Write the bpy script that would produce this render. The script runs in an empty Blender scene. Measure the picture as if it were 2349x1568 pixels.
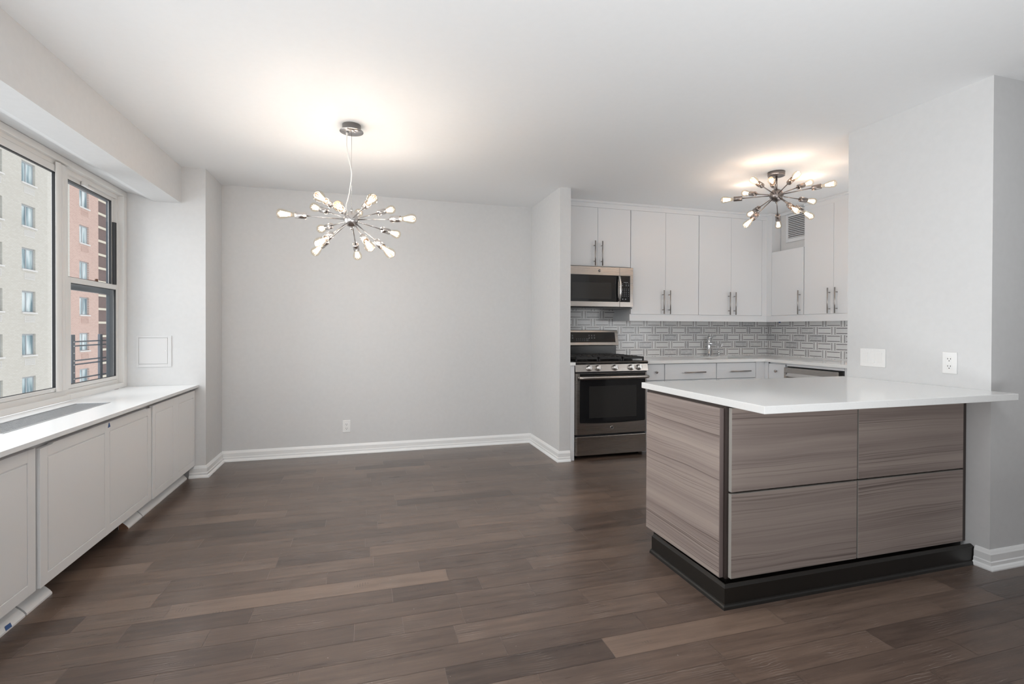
import bpy, math, random
from mathutils import Vector, Matrix
random.seed(7)
D = bpy.data
scene = bpy.context.scene
COL = scene.collection

# ---------------------------------------------------------------- camera
F_PX, W_PX, H_PX = 1151.4, 2349.0, 1568.0
yaw, pitch, roll = math.radians(16.339), math.radians(-0.386), math.radians(0.171)
fwd = Vector((math.sin(yaw)*math.cos(pitch), math.cos(yaw)*math.cos(pitch), math.sin(pitch)))
rt0 = Vector((math.cos(yaw), -math.sin(yaw), 0)); up0 = rt0.cross(fwd)
rt = rt0*math.cos(roll) + up0*math.sin(roll)
up = up0*math.cos(roll) - rt0*math.sin(roll)
cd = D.cameras.new('camera'); cam = D.objects.new('camera', cd); COL.objects.link(cam)
cam.matrix_world = Matrix(((rt.x, up.x, -fwd.x, 0), (rt.y, up.y, -fwd.y, 0), (rt.z, up.z, -fwd.z, 1.2252), (0, 0, 0, 1)))
cd.sensor_width = 36.0; cd.lens = F_PX/W_PX*36.0
cd.shift_y = -(784-761.24)/W_PX
cd.clip_start = 0.05; cd.clip_end = 300
scene.camera = cam

# ---------------------------------------------------------------- world, large lights, exposure
scene.view_settings.view_transform = 'Standard'
scene.view_settings.look = 'None'
scene.view_settings.exposure = 0.0
scene.view_settings.gamma = 1.0
scene.view_settings.use_curve_mapping = False
wd = D.worlds.new('overcast_sky'); scene.world = wd; wd.use_nodes = True
wd.node_tree.nodes['Background'].inputs[0].default_value = (0.95, 0.975, 1.0, 1)
wd.node_tree.nodes['Background'].inputs[1].default_value = 1.25
scene.cycles.max_bounces = 10
scene.cycles.diffuse_bounces = 5
scene.cycles.transparent_max_bounces = 16
scene.cycles.sample_clamp_indirect = 4.0
scene.cycles.caustics_reflective = False
scene.cycles.caustics_refractive = False

def area(name, loc, direction, sx, sy, power, color=(0.95, 0.98, 1.0), spread=None):
    l = D.lights.new(name, 'AREA'); l.shape = 'RECTANGLE'; l.size = sx; l.size_y = sy
    l.energy = power; l.color = color
    if spread: l.spread = math.radians(spread)
    o = D.objects.new(name, l); COL.objects.link(o)
    o.location = loc; o.rotation_euler = Vector(direction).to_track_quat('-Z', 'Y').to_euler()
    return o
area('window_daylight', (-1.70, 0.55, 1.50), (1, 0.45, -0.1), 1.45, 3.2, 27)
area('rear_fill', (1.0, -2.9, 1.5), (0, 1, 0.0), 4.5, 1.9, 3)  # added soft fill at the rear wall; no window stands there
area('dining_wall_fill', (-1.1, -0.5, 1.35), (1.3, 5.6, -0.95), 0.9, 0.9, 5, spread=56)  # unseen added fill aimed low at the dining wall, not a real lamp
area('ceiling_bounce', (0.9, -0.1, 0.30), (0.0, -0.05, 1), 2.6, 1.6, 72)  # low added fill pointing up to whiten the ceiling; no lamp stands here
area('sky_daylight', (-3.7, 3.2, 4.3), (2.4, 0.1, -3.0), 3.0, 3.4, 120)
area('street_daylight', (-4.4, 3.4, 1.8), (1, 0.03, 0.0), 2.2, 3.6, 120)
area('kitchen_fill', (3.9, 2.62, 1.35), (0, 0.9, 0.3), 1.3, 0.9, 12)  # added fill hidden behind the pier to brighten cabinets and tiles
area('worktop_fill', (1.7, 1.0, 2.49), (0.1, 0.2, -1), 1.0, 0.8, 10)  # added fill above the view for worktop and drawer fronts; no fixture there

# ---------------------------------------------------------------- materials
def pbsdf(name, col, rough=0.5, metal=0.0, spec=0.5, coat=0.0):
    m = D.materials.new(name); m.use_nodes = True
    b = m.node_tree.nodes['Principled BSDF']
    b.inputs['Base Color'].default_value = (*col, 1)
    b.inputs['Roughness'].default_value = rough
    b.inputs['Metallic'].default_value = metal
    b.inputs['Specular IOR Level'].default_value = spec
    b.inputs['Coat Weight'].default_value = coat
    return m
class NT:
    """small node-tree builder"""
    def __init__(s, m):
        s.m = m; s.t = m.node_tree; s.b = s.t.nodes['Principled BSDF']
    def n(s, typ, **kw):
        x = s.t.nodes.new(typ)
        for k, v in kw.items(): setattr(x, k, v)
        return x
    def link(s, a, b): s.t.links.new(a, b)
    def put(s, sock, v):
        if hasattr(v, 'links'): s.link(v, sock)
        else: sock.default_value = v
    def math(s, op, a, b=0.0, c=None):
        x = s.n('ShaderNodeMath', operation=op)
        s.put(x.inputs[0], a); s.put(x.inputs[1], b)
        if c is not None: s.put(x.inputs[2], c)
        return x.outputs[0]
    def pos(s):
        g = s.n('ShaderNodeNewGeometry'); sp = s.n('ShaderNodeSeparateXYZ')
        s.link(g.outputs['Position'], sp.inputs[0]); return sp.outputs
    def vec(s, x, y, z):
        c = s.n('ShaderNodeCombineXYZ')
        s.put(c.inputs[0], x); s.put(c.inputs[1], y); s.put(c.inputs[2], z); return c.outputs[0]
    def noise(s, v, scale=1.0, detail=3.0, rough=0.5):
        x = s.n('ShaderNodeTexNoise'); s.link(v, x.inputs['Vector'])
        x.inputs['Scale'].default_value = scale; x.inputs['Detail'].default_value = detail
        x.inputs['Roughness'].default_value = rough; return x.outputs[0]
    def ramp(s, v, stops):
        x = s.n('ShaderNodeValToRGB'); s.link(v, x.inputs[0]); e = x.color_ramp.elements
        while len(e) < len(stops): e.new(0.5)
        for q, (p, c) in zip(e, stops):
            q.position = p; q.color = (c, c, c, 1) if isinstance(c, (int, float)) else (*c, 1)
        return x.outputs[0]
    def mix(s, f, a, b, mode='MIX'):
        x = s.n('ShaderNodeMix', data_type='RGBA', blend_type=mode)
        s.put(x.inputs[0], f)
        for i, v in ((6, a), (7, b)):
            if hasattr(v, 'links'): s.link(v, x.inputs[i])
            else: x.inputs[i].default_value = (*v, 1)
        return x.outputs[2]
    def bump(s, h, strength=0.3, dist=0.002):
        x = s.n('ShaderNodeBump'); x.inputs['Strength'].default_value = strength
        x.inputs['Distance'].default_value = dist
        s.link(h, x.inputs['Height']); s.link(x.outputs[0], s.b.inputs['Normal'])

M = {}
def paint(name, col, rough, amount=0.015, scale=30):
    m = pbsdf(name, col, rough, spec=0.35); t = NT(m); p = t.pos()
    n = t.noise(t.vec(p[0], p[1], p[2]), scale, 4)
    lo = tuple(c*(1-amount) for c in col); hi = tuple(min(1, c*(1+amount)) for c in col)
    t.link(t.ramp(n, [(0.3, lo), (0.7, hi)]), t.b.inputs['Base Color'])
    n2 = t.noise(t.vec(p[0], p[1], p[2]), 220, 2); t.bump(n2, 0.06, 0.001)
    return m
M['wall'] = paint('wall_paint', (0.682, 0.681, 0.681), 0.62)
M['ceiling'] = paint('ceiling_paint', (0.87, 0.878, 0.885), 0.75, 0.006)
M['panelpaint'] = pbsdf('access_panel_paint', (0.70, 0.695, 0.695), 0.45)
M['trim'] = pbsdf('trim_white', (0.89, 0.89, 0.885), 0.32)
M['frame'] = pbsdf('window_frame_white', (0.76, 0.745, 0.725), 0.38)
M['cab'] = pbsdf('cabinet_white', (0.76, 0.768, 0.782), 0.32)
M['bench'] = pbsdf('bench_panel_paint', (0.86, 0.855, 0.85), 0.42)
M['plate'] = pbsdf('plate_white', (0.86, 0.855, 0.845), 0.3)
M['platedark'] = pbsdf('slot_dark', (0.08, 0.075, 0.07), 0.5)
M['quartz'] = pbsdf('quartz_white', (0.86, 0.86, 0.85), 0.09, spec=0.5)
t = NT(M['quartz']); p = t.pos()
nz = t.noise(t.vec(p[0], p[1], p[2]), 140, 2)
t.link(t.ramp(nz, [(0.25, (0.82, 0.82, 0.815)), (0.4, (0.875, 0.875, 0.865))]), t.b.inputs['Base Color'])
M['ledge'] = pbsdf('ledge_white', (0.84, 0.845, 0.85), 0.22)
M['steel'] = pbsdf('slate_steel', (0.47, 0.435, 0.405), 0.29, 1.0)
t = NT(M['steel']); p = t.pos()
br = t.noise(t.vec(t.math('MULTIPLY', p[0], 2), t.math('MULTIPLY', p[1], 2), t.math('MULTIPLY', p[2], 420)), 1.0, 2)
t.link(t.ramp(br, [(0.3, 0.26), (0.7, 0.33)]), t.b.inputs['Roughness'])
M['steelbright'] = pbsdf('bright_steel', (0.66, 0.64, 0.62), 0.2, 1.0)
M['knob'] = pbsdf('satin_knob', (0.78, 0.76, 0.74), 0.32, 1.0)
M['nickel'] = pbsdf('brushed_nickel', (0.62, 0.59, 0.57), 0.26, 1.0)
M['darknickel'] = pbsdf('dark_nickel', (0.30, 0.265, 0.25), 0.3, 1.0)
M['handle'] = pbsdf('handle_steel', (0.40, 0.37, 0.35), 0.3, 1.0)
M['chrome'] = pbsdf('chrome', (0.78, 0.78, 0.79), 0.06, 1.0)
M['blackglass'] = pbsdf('black_glass', (0.012, 0.012, 0.013), 0.06, spec=0.5)
M['innerglass'] = pbsdf('oven_window', (0.028, 0.027, 0.026), 0.12)
M['black'] = pbsdf('black_enamel', (0.014, 0.013, 0.013), 0.22)
M['iron'] = pbsdf('cast_iron', (0.022, 0.021, 0.022), 0.5)
M['darkgrey'] = pbsdf('dark_grey_side', (0.06, 0.06, 0.065), 0.4)
M['legend'] = pbsdf('legend_grey', (0.42, 0.43, 0.46), 0.5)
M['kick'] = pbsdf('black_kick', (0.011, 0.0095, 0.008), 0.38)
M['darkwood'] = pbsdf('dark_brown_carcass', (0.052, 0.038, 0.034), 0.45)
M['edgeband'] = pbsdf('edge_band', (0.40, 0.375, 0.345), 0.4)
M['tape'] = pbsdf('blue_tape', (0.045, 0.115, 0.30), 0.6)
M['rawwood'] = pbsdf('raw_mdf', (0.30, 0.16, 0.10), 0.7)
M['grille'] = pbsdf('grille_alu', (0.62, 0.63, 0.65), 0.35, 0.8)
M['gasket'] = pbsdf('black_gasket', (0.012, 0.012, 0.014), 0.5)
M['bronze'] = pbsdf('dark_storm_frame', (0.03, 0.04, 0.052), 0.35)
M['guard'] = pbsdf('guard_grey', (0.085, 0.10, 0.125), 0.5)
M['lockbrown'] = pbsdf('brown_lock', (0.10, 0.035, 0.012), 0.35)
M['cord'] = pbsdf('white_cord', (0.80, 0.78, 0.75), 0.4)
M['ventdark'] = pbsdf('vent_dark', (0.05, 0.042, 0.04), 0.7)
M['concrete'] = pbsdf('sill_stone', (0.72, 0.70, 0.68), 0.7)

# clear glass: mostly straight-through with a fresnel sheen
def clear(name, tint, base, edge, rough=0.02):
    m = D.materials.new(name); m.use_nodes = True; nt = m.node_tree; nt.nodes.clear()
    o = nt.nodes.new('ShaderNodeOutputMaterial'); mx = nt.nodes.new('ShaderNodeMixShader')
    tr = nt.nodes.new('ShaderNodeBsdfTransparent'); g = nt.nodes.new('ShaderNodeBsdfGlossy')
    lw = nt.nodes.new('ShaderNodeLayerWeight'); lw.inputs[0].default_value = 0.5
    pw = nt.nodes.new('ShaderNodeMath'); pw.operation = 'POWER'; pw.inputs[1].default_value = 4.5
    ma = nt.nodes.new('ShaderNodeMath'); ma.operation = 'MULTIPLY_ADD'; ma.inputs[1].default_value = edge; ma.inputs[2].default_value = base
    tr.inputs[0].default_value = (*tint, 1); g.inputs['Roughness'].default_value = rough
    nt.links.new(lw.outputs['Facing'], pw.inputs[0]); nt.links.new(pw.outputs[0], ma.inputs[0])
    nt.links.new(ma.outputs[0], mx.inputs[0]); nt.links.new(tr.outputs[0], mx.inputs[1])
    nt.links.new(g.outputs[0], mx.inputs[2]); nt.links.new(mx.outputs[0], o.inputs[0])
    return m
M['pane'] = clear('window_pane', (0.985, 0.992, 0.992), 0.015, 0.35)
M['bulbglass'] = clear('bulb_glass', (1.0, 0.95, 0.87), 0.03, 0.55)
def emit(name, col, s):
    m = D.materials.new(name); m.use_nodes = True; b = m.node_tree.nodes['Principled BSDF']
    b.inputs['Base Color'].default_value = (*col, 1)
    b.inputs['Emission Color'].default_value = (*col, 1); b.inputs['Emission Strength'].default_value = s
    m.cycles.emission_sampling = 'NONE'
    return m
M['filament'] = emit('glowing_filament', (1.0, 0.62, 0.33), 17)

# floor boards
m = M['floor'] = pbsdf('hand_scraped_boards', (0.07, 0.05, 0.045), 0.36, spec=0.5, coat=0.35); t = NT(m); p = t.pos()
at = t.n('ShaderNodeAttribute', attribute_name='plank'); sp = t.n('ShaderNodeSeparateColor')
t.link(at.outputs['Color'], sp.inputs[0]); rnd, off, gap = sp.outputs[0], sp.outputs[1], sp.outputs[2]
sx = t.math('ADD', p[0], t.math('MULTIPLY', off, 37.0)); sy = t.math('ADD', p[1], t.math('MULTIPLY', off, 11.0))
g1 = t.noise(t.vec(t.math('MULTIPLY', sx, 2.2), t.math('MULTIPLY', sy, 34), off), 1.0, 5, 0.6)
g2 = t.noise(t.vec(t.math('MULTIPLY', sx, 5.0), t.math('MULTIPLY', sy, 15), off), 1.0, 4, 0.6)
g3 = t.noise(t.vec(t.math('MULTIPLY', sx, 9.0), t.math('MULTIPLY', sy, 170), off), 1.0, 3, 0.6)
tone = t.math('ADD', t.math('MULTIPLY', rnd, 0.34), t.math('ADD', t.math('MULTIPLY', g1, 0.42), t.math('ADD', t.math('MULTIPLY', g2, 0.22), t.math('MULTIPLY', g3, 0.16))))
colr = t.ramp(tone, [(0.32, (0.046, 0.029, 0.023)), (0.58, (0.118, 0.079, 0.060)), (0.80, (0.205, 0.140, 0.105))])
dust = t.noise(t.vec(t.math('MULTIPLY', p[0], 1.0), p[1], 0.0), 95, 2, 0.4)
dm = t.ramp(dust, [(0.765, 0.0), (0.79, 0.75)])
colr = t.mix(dm, colr, (0.42, 0.38, 0.36))
# whitish cerused veins in some boards
wv = t.n('ShaderNodeTexWave', wave_type='BANDS', bands_direction='Y'); wv.inputs['Scale'].default_value = 26
wv.inputs['Distortion'].default_value = 9; wv.inputs['Detail'].default_value = 3; wv.inputs['Detail Scale'].default_value = 0.9
t.link(t.vec(t.math('MULTIPLY', sx, 0.28), sy, off), wv.inputs['Vector'])
vm = t.math('MULTIPLY', t.ramp(wv.outputs[1], [(0.93, 0.0), (0.99, 1.0)]), t.ramp(t.noise(t.vec(sx, sy, off), 5.5, 2), [(0.53, 0.0), (0.66, 0.5)]))
colr = t.mix(vm, colr, (0.33, 0.28, 0.25))
# rows of small saw-chatter cuts across the boards
cw = t.n('ShaderNodeTexWave', wave_type='BANDS', bands_direction='X'); cw.inputs['Scale'].default_value = 26
cw.inputs['Distortion'].default_value = 1.2; t.link(t.vec(sx, t.math('MULTIPLY', sy, 0.6), off), cw.inputs['Vector'])
cm = t.math('MULTIPLY', t.ramp(cw.outputs[1], [(0.9, 0.0), (0.97, 1.0)]), t.ramp(t.noise(t.vec(t.math('MULTIPLY', sx, 6.5), t.math('MULTIPLY', sy, 21), off), 1.0, 1), [(0.70, 0.0), (0.73, 0.7)]))
colr = t.mix(cm, colr, (0.030, 0.021, 0.018))
colr = t.mix(gap, colr, (0.25, 0.205, 0.18))
t.link(colr, t.b.inputs['Base Color']); t.b.inputs['Coat Roughness'].default_value = 0.28
t.link(t.ramp(t.math('ADD', g1, t.math('MULTIPLY', g3, 0.4)), [(0.4, 0.25), (0.95, 0.40)]), t.b.inputs['Roughness'])
t.bump(t.math('ADD', g3, t.math('ADD', t.math('MULTIPLY', g2, 2.6), t.math('MULTIPLY', cm, -1.0))), 0.25, 0.0015)

# taupe wood-grain laminate on the island
m = M['grain'] = pbsdf('taupe_grain_laminate', (0.25, 0.2, 0.18), 0.42, spec=0.4); t = NT(m); p = t.pos()
oi = t.n('ShaderNodeObjectInfo'); r7 = t.math('MULTIPLY', oi.outputs['Random'], 53.0)
u = t.math('ADD', t.math('ADD', p[0], p[1]), r7); v = t.math('ADD', p[2], t.math('MULTIPLY', oi.outputs['Random'], 3.7))
warp = t.noise(t.vec(t.math('MULTIPLY', u, 1.1), r7, t.math('MULTIPLY', v, 4.0)), 1.0, 2, 0.5)
vw = t.math('ADD', v, t.math('MULTIPLY', warp, 0.055))
big = t.noise(t.vec(t.math('MULTIPLY', u, 0.35), r7, t.math('MULTIPLY', vw, 13)), 1.0, 3, 0.55)
lin1 = t.noise(t.vec(t.math('MULTIPLY', u, 0.55), r7, t.math('MULTIPLY', vw, 150)), 1.0, 1.5, 0.5)
lin2 = t.noise(t.vec(t.math('MULTIPLY', u, 1.6), r7, t.math('MULTIPLY', vw, 310)), 1.0, 2, 0.6)
msk = t.ramp(t.noise(t.vec(t.math('MULTIPLY', u, 0.4), t.math('ADD', r7, 9.0), t.math('MULTIPLY', vw, 8.5)), 1.0, 1), [(0.40, 0.12), (0.62, 1.0)])
lines = t.math('MULTIPLY', t.ramp(lin1, [(0.53, 0.0), (0.64, 1.0)]), msk)
cg = t.ramp(big, [(0.30, (0.26, 0.208, 0.190)), (0.5, (0.36, 0.296, 0.268)), (0.70, (0.45, 0.377, 0.335))])
cg = t.mix(t.math('MULTIPLY', lines, 0.80), cg, (0.135, 0.102, 0.093))
cg = t.mix(t.math('MULTIPLY', t.ramp(lin2, [(0.48, 0.0), (0.72, 1.0)]), 0.30), cg, (0.48, 0.41, 0.37))
fine = lin2
t.link(cg, t.b.inputs['Base Color']); t.bump(fine, 0.08, 0.0008)

# basket-weave marble mosaic: rows of horizontal pieces between upright pieces, each flanked by dark strips
def tile_material(name, axis, x_ref, z_edge):
    m = pbsdf(name, (0.6, 0.6, 0.6), 0.16, spec=0.5); t = NT(m); p = t.pos()
    PX, PZ = 0.2165, 0.0835
    zz = t.math('DIVIDE', t.math('SUBTRACT', p[2], z_edge - 20*PZ), PZ)
    row = t.math('FLOOR', zz); fz = t.math('SUBTRACT', zz, row)
    par = t.math('MODULO', row, 2.0)
    xx = t.math('DIVIDE', t.math('SUBTRACT', p[axis], x_ref - 40*PX), PX)
    xx = t.math('ADD', xx, t.math('MULTIPLY', par, 0.5))
    colx = t.math('FLOOR', xx); fx = t.math('SUBTRACT', xx, colx)
    # fx: upright piece centred at 0.085
    du = t.math('MULTIPLY', t.math('ABSOLUTE', t.math('SUBTRACT', fx, 0.085)), PX)      # metres from upright centre
    du2 = t.math('MULTIPLY', t.math('ABSOLUTE', t.math('SUBTRACT', fx, 1.085)), PX)
    du = t.math('MINIMUM', du, du2)
    dz = t.math('MULTIPLY', t.math('ABSOLUTE', t.math('SUBTRACT', fz, 0.5)), PZ)        # metres from row centre
    def band(x, a, b): return t.math('MULTIPLY', t.math('GREATER_THAN', x, a), t.math('LESS_THAN', x, b))
    up_zone = t.math('LESS_THAN', du, 0.0305)
    hz_zone = t.math('SUBTRACT', 1.0, up_zone)
    stripV = t.math('MULTIPLY', band(du, 0.0158, 0.0215), t.math('LESS_THAN', dz, 0.0392))
    stripH = t.math('MULTIPLY', t.math('MULTIPLY', band(dz, 0.0243, 0.0298), hz_zone), t.math('GREATER_THAN', du, 0.0335))
    dark = t.math('MAXIMUM', stripV, stripH)
    grV = t.math('MAXIMUM', band(du, 0.0146, 0.0158), t.math('MAXIMUM', band(du, 0.0215, 0.0227), band(du, 0.0295, 0.0310)))
    grH = t.math('MULTIPLY', hz_zone, t.math('MAXIMUM', band(dz, 0.0232, 0.0243), band(dz, 0.0298, 0.0309)))
    grR = t.math('GREATER_THAN', dz, 0.0408)
    grout = t.math('MAXIMUM', grV, t.math('MAXIMUM', grH, grR))
    wn = t.n('ShaderNodeTexWhiteNoise', noise_dimensions='3D')
    t.link(t.vec(colx, row, t.math('MULTIPLY', up_zone, 3.0)), wn.inputs['Vector'])
    vein = t.noise(t.vec(t.math('ADD', p[0], wn.outputs[0]), t.math('ADD', p[1], wn.outputs[0]), p[2]), 38, 6, 0.65)
    val = t.math('ADD', t.math('MULTIPLY', wn.outputs[0], 0.5), t.math('MULTIPLY', vein, 0.5))
    marb = t.ramp(val, [(0.25, (0.80, 0.79, 0.78)), (0.62, (0.71, 0.70, 0.695)), (0.85, (0.44, 0.44, 0.46))])
    c = t.mix(grout, marb, (0.66, 0.645, 0.635))
    c = t.mix(dark, c, (0.085, 0.074, 0.070))
    t.link(c, t.b.inputs['Base Color'])
    t.bump(t.math('SUBTRACT', 1.0, grout), 0.25, 0.001)
    return m
M['tileback'] = tile_material('basket_weave_marble_back', 0, 2.8235-0.085*0.2165, 1.2545)
M['tileright'] = tile_material('basket_weave_marble_right', 1, 4.426-0.085*0.2165, 1.2545)

def brick_material(name, c1, c2, mortar, scale=1.0):
    m = pbsdf(name, c1, 0.85, spec=0.2); t = NT(m); p = t.pos()
    b = t.n('ShaderNodeTexBrick'); b.inputs['Color1'].default_value = (*c1, 1); b.inputs['Color2'].default_value = (*c2, 1)
    b.inputs['Mortar'].default_value = (*mortar, 1); b.inputs['Scale'].default_value = 1.0
    b.inputs['Brick Width'].default_value = 0.27*scale; b.inputs['Row Height'].default_value = 0.088*scale
    b.inputs['Mortar Size'].default_value = 0.009*scale
    t.link(t.vec(p[1], p[2], 0.0), b.inputs['Vector'])
    n = t.noise(t.vec(p[0], p[1], p[2]), 0.5, 4)
    c = t.mix(t.ramp(n, [(0.35, 0.0), (0.75, 0.22)]), b.outputs[0], tuple(x*0.78 for x in c1))
    t.link(c, t.b.inputs['Base Color']); return m
M['beigebrick'] = brick_material('beige_brick', (0.66, 0.63, 0.575), (0.605, 0.57, 0.51), (0.54, 0.515, 0.475))
M['redbrick'] = brick_material('red_brick', (0.64, 0.44, 0.375), (0.57, 0.375, 0.32), (0.66, 0.55, 0.50))
M['brownbrick'] = brick_material('brown_brick', (0.20, 0.135, 0.125), (0.16, 0.11, 0.105), (0.24, 0.19, 0.18))
M['bldgglass'] = pbsdf('street_window_glass', (0.33, 0.44, 0.48), 0.08)
t = NT(M['bldgglass']); p = t.pos()
n = t.noise(t.vec(p[0], t.math('MULTIPLY', p[1], 1.5), t.math('MULTIPLY', p[2], 0.35)), 1.3, 2)
t.link(t.ramp(n, [(0.36, (0.16, 0.25, 0.29)), (0.50, (0.45, 0.56, 0.59)), (0.62, (0.72, 0.78, 0.79))]), t.b.inputs['Base Color'])
M['bldgframe'] = pbsdf('street_window_frame', (0.42, 0.44, 0.46), 0.5)

# ---------------------------------------------------------------- mesh builder
class MB:
    def __init__(s): s.v = []; s.f = []; s.sm = []; s.mi = []
    def add(s, vs, fs, smooth=False, mi=0):
        o = len(s.v); s.v += [tuple(x) for x in vs]
        for f in fs: s.f.append([i+o for i in f]); s.sm.append(smooth); s.mi.append(mi)
        return s
    def box(s, x0, x1, y0, y1, z0, z1, mi=0):
        if x0 > x1: x0, x1 = x1, x0
        if y0 > y1: y0, y1 = y1, y0
        if z0 > z1: z0, z1 = z1, z0
        return s.add([(x0,y0,z0),(x1,y0,z0),(x1,y1,z0),(x0,y1,z0),(x0,y0,z1),(x1,y0,z1),(x1,y1,z1),(x0,y1,z1)],
                     [(3,2,1,0),(4,5,6,7),(0,1,5,4),(1,2,6,5),(2,3,7,6),(3,0,4,7)], mi=mi)
    def prism(s, poly, axis, a0, a1, mi=0):
        """poly: 2-D outline in the two other axes (in xyz order), extruded along axis from a0 to a1"""
        def P(q, a):
            if axis == 'x': return (a, q[0], q[1])
            if axis == 'y': return (q[0], a, q[1])
            return (q[0], q[1], a)
        n = len(poly); ar = sum(poly[i][0]*poly[(i+1) % n][1]-poly[(i+1) % n][0]*poly[i][1] for i in range(n))
        flip = (ar < 0) ^ (axis == 'y') ^ (a1 < a0)
        vs = [P(q, a0) for q in poly] + [P(q, a1) for q in poly]
        fs = [list(range(n))[::-1], list(range(n, 2*n))] + [(i, (i+1) % n, n+(i+1) % n, n+i) for i in range(n)]
        if flip: fs = [list(f)[::-1] for f in fs]
        return s.add(vs, fs, mi=mi)
    def lathe(s, prof, o=(0,0,0), d=(0,0,1), n=24, mi=0, cap=True):
        d = Vector(d).normalized(); a = d.orthogonal().normalized(); b = d.cross(a); o = Vector(o)
        vs = []
        for r, h in prof:
            for k in range(n):
                w = 2*math.pi*k/n; vs.append(o + d*h + (a*math.cos(w)+b*math.sin(w))*r)
        fs = []
        for i in range(len(prof)-1):
            for k in range(n):
                k2 = (k+1) % n; fs.append((i*n+k, i*n+k2, (i+1)*n+k2, (i+1)*n+k))
        s.add(vs, fs, True, mi)
        if cap:
            o0 = len(s.v) - len(vs)
            if prof[0][0] > 1e-6: s.f.append([o0+k for k in range(n)][::-1]); s.sm.append(False); s.mi.append(mi)
            if prof[-1][0] > 1e-6: s.f.append([o0+(len(prof)-1)*n+k for k in range(n)]); s.sm.append(False); s.mi.append(mi)
        return s
    def cyl(s, a, b, r, n=16, mi=0, r2=None):
        a = Vector(a); b = Vector(b); L = (b-a).length
        return s.lathe([(r, 0), (r if r2 is None else r2, L)], a, b-a, n, mi)
    def tube(s, pts, r, n=10, mi=0):
        pts = [Vector(q) for q in pts]; rings = []; ref = None
        for i, q in enumerate(pts):
            d = (pts[min(i+1, len(pts)-1)] - pts[max(i-1, 0)]).normalized()
            if ref is None: ref = d.orthogonal().normalized()
            ref = (ref - d*ref.dot(d)).normalized(); b = d.cross(ref)
            rings.append([q + (ref*math.cos(2*math.pi*k/n)+b*math.sin(2*math.pi*k/n))*r for k in range(n)])
        vs = [x for g in rings for x in g]; fs = []
        for i in range(len(rings)-1):
            for k in range(n):
                k2 = (k+1) % n; fs.append((i*n+k, i*n+k2, (i+1)*n+k2, (i+1)*n+k))
        s.add(vs, fs, True, mi); o = len(s.v)-len(vs)
        s.f.append([o+k for k in range(n)][::-1]); s.sm.append(False); s.mi.append(mi)
        s.f.append([len(s.v)-n+k for k in range(n)]); s.sm.append(False); s.mi.append(mi)
        return s
    def sphere(s, c, r, n=24, m=14, mi=0):
        return s.lathe([(max(1e-7, r*math.sin(math.pi*i/m)), -r*math.cos(math.pi*i/m)) for i in range(m+1)], c, (0,0,1), n, mi, cap=False)
    def mould(s, path, prof, mi=0, ends=True):
        """sweep a (depth, height) profile along a 2-D path with mitres; depth grows to the right of the path"""
        P = [Vector(q) for q in path]; n = len(P); off = []
        for i in range(n):
            d0 = (P[i]-P[i-1]).normalized() if i > 0 else None
            d1 = (P[i+1]-P[i]).normalized() if i < n-1 else None
            n0 = Vector((d0.y, -d0.x)) if d0 else None; n1 = Vector((d1.y, -d1.x)) if d1 else None
            if n0 is None: q = n1
            elif n1 is None: q = n0
            else:
                q = (n0+n1); q = q/ max(1e-6, q.dot(n0))
            off.append(q)
        vs = []; k = len(prof)
        for i in range(n):
            for dp, h in prof: w = P[i]+off[i]*dp; vs.append((w.x, w.y, h))
        fs = []
        for i in range(n-1):
            for j in range(k):
                j2 = (j+1) % k; fs.append((i*k+j, i*k+j2, (i+1)*k+j2, (i+1)*k+j))
        if ends: fs.append(list(range(k))[::-1]); fs.append([(n-1)*k+j for j in range(k)])
        return s.add(vs, fs, mi=mi)
    def build(s, name, mats, parent=None, bevel=0.0, seg=2):
        off = Vector((0,0,0)); q = parent
        while q is not None: off += q.location; q = q.parent
        me = D.meshes.new(name); me.from_pydata([Vector(x)-off for x in s.v], [], s.f)
        for pl, sm, mi in zip(me.polygons, s.sm, s.mi): pl.use_smooth = sm; pl.material_index = mi
        if not isinstance(mats, (list, tuple)): mats = [mats]
        for x in mats: me.materials.append(M[x] if isinstance(x, str) else x)
        me.update(); me.validate()
        import bmesh
        bm = bmesh.new(); bm.from_mesh(me); bmesh.ops.recalc_face_normals(bm, faces=bm.faces); bm.to_mesh(me); bm.free()
        o = D.objects.new(name, me); COL.objects.link(o)
        if parent is not None: o.parent = parent
        if bevel > 0:
            b = o.modifiers.new('bevel', 'BEVEL'); b.width = bevel; b.segments = seg
            b.limit_method = 'ANGLE'; b.angle_limit = math.radians(50); b.use_clamp_overlap = True
        return o
def tag(o, label, cat, group=None, kind=None):
    o['label'] = label; o['category'] = cat
    if group: o['group'] = group
    if kind: o['kind'] = kind
    return o
def thing(name, label, cat, loc, group=None):
    o = D.objects.new(name, None); COL.objects.link(o); o.location = loc; o.empty_display_size = 0.1
    return tag(o, label, cat, group)
def struct(mb, name, mats, label, cat, bevel=0.0):
    return tag(mb.build(name, mats, bevel=bevel), label, cat, kind='structure')
def boxo(name, mat, parent, x0, x1, y0, y1, z0, z1, bevel=0.0):
    return MB().box(x0, x1, y0, y1, z0, z1).build(name, mat, parent, bevel)

# ---------------------------------------------------------------- key dimensions (metres)
ZC = 2.527
XW, XBEAM, XL, YC, YB = -1.80, -1.426, -1.253, 4.658, 5.143
XS, XS2, YS = 1.722, 1.829, 4.313
XP, YPN, YPF = 3.081, 1.776, 2.577
YK, XK = 5.024, 4.722
YUP, XUP = 4.66, 4.377           # faces of upper doors
YCT, XCT = 4.352, 4.071          # worktop front edges
YREAR, XFAR = -3.2, 5.6

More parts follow.
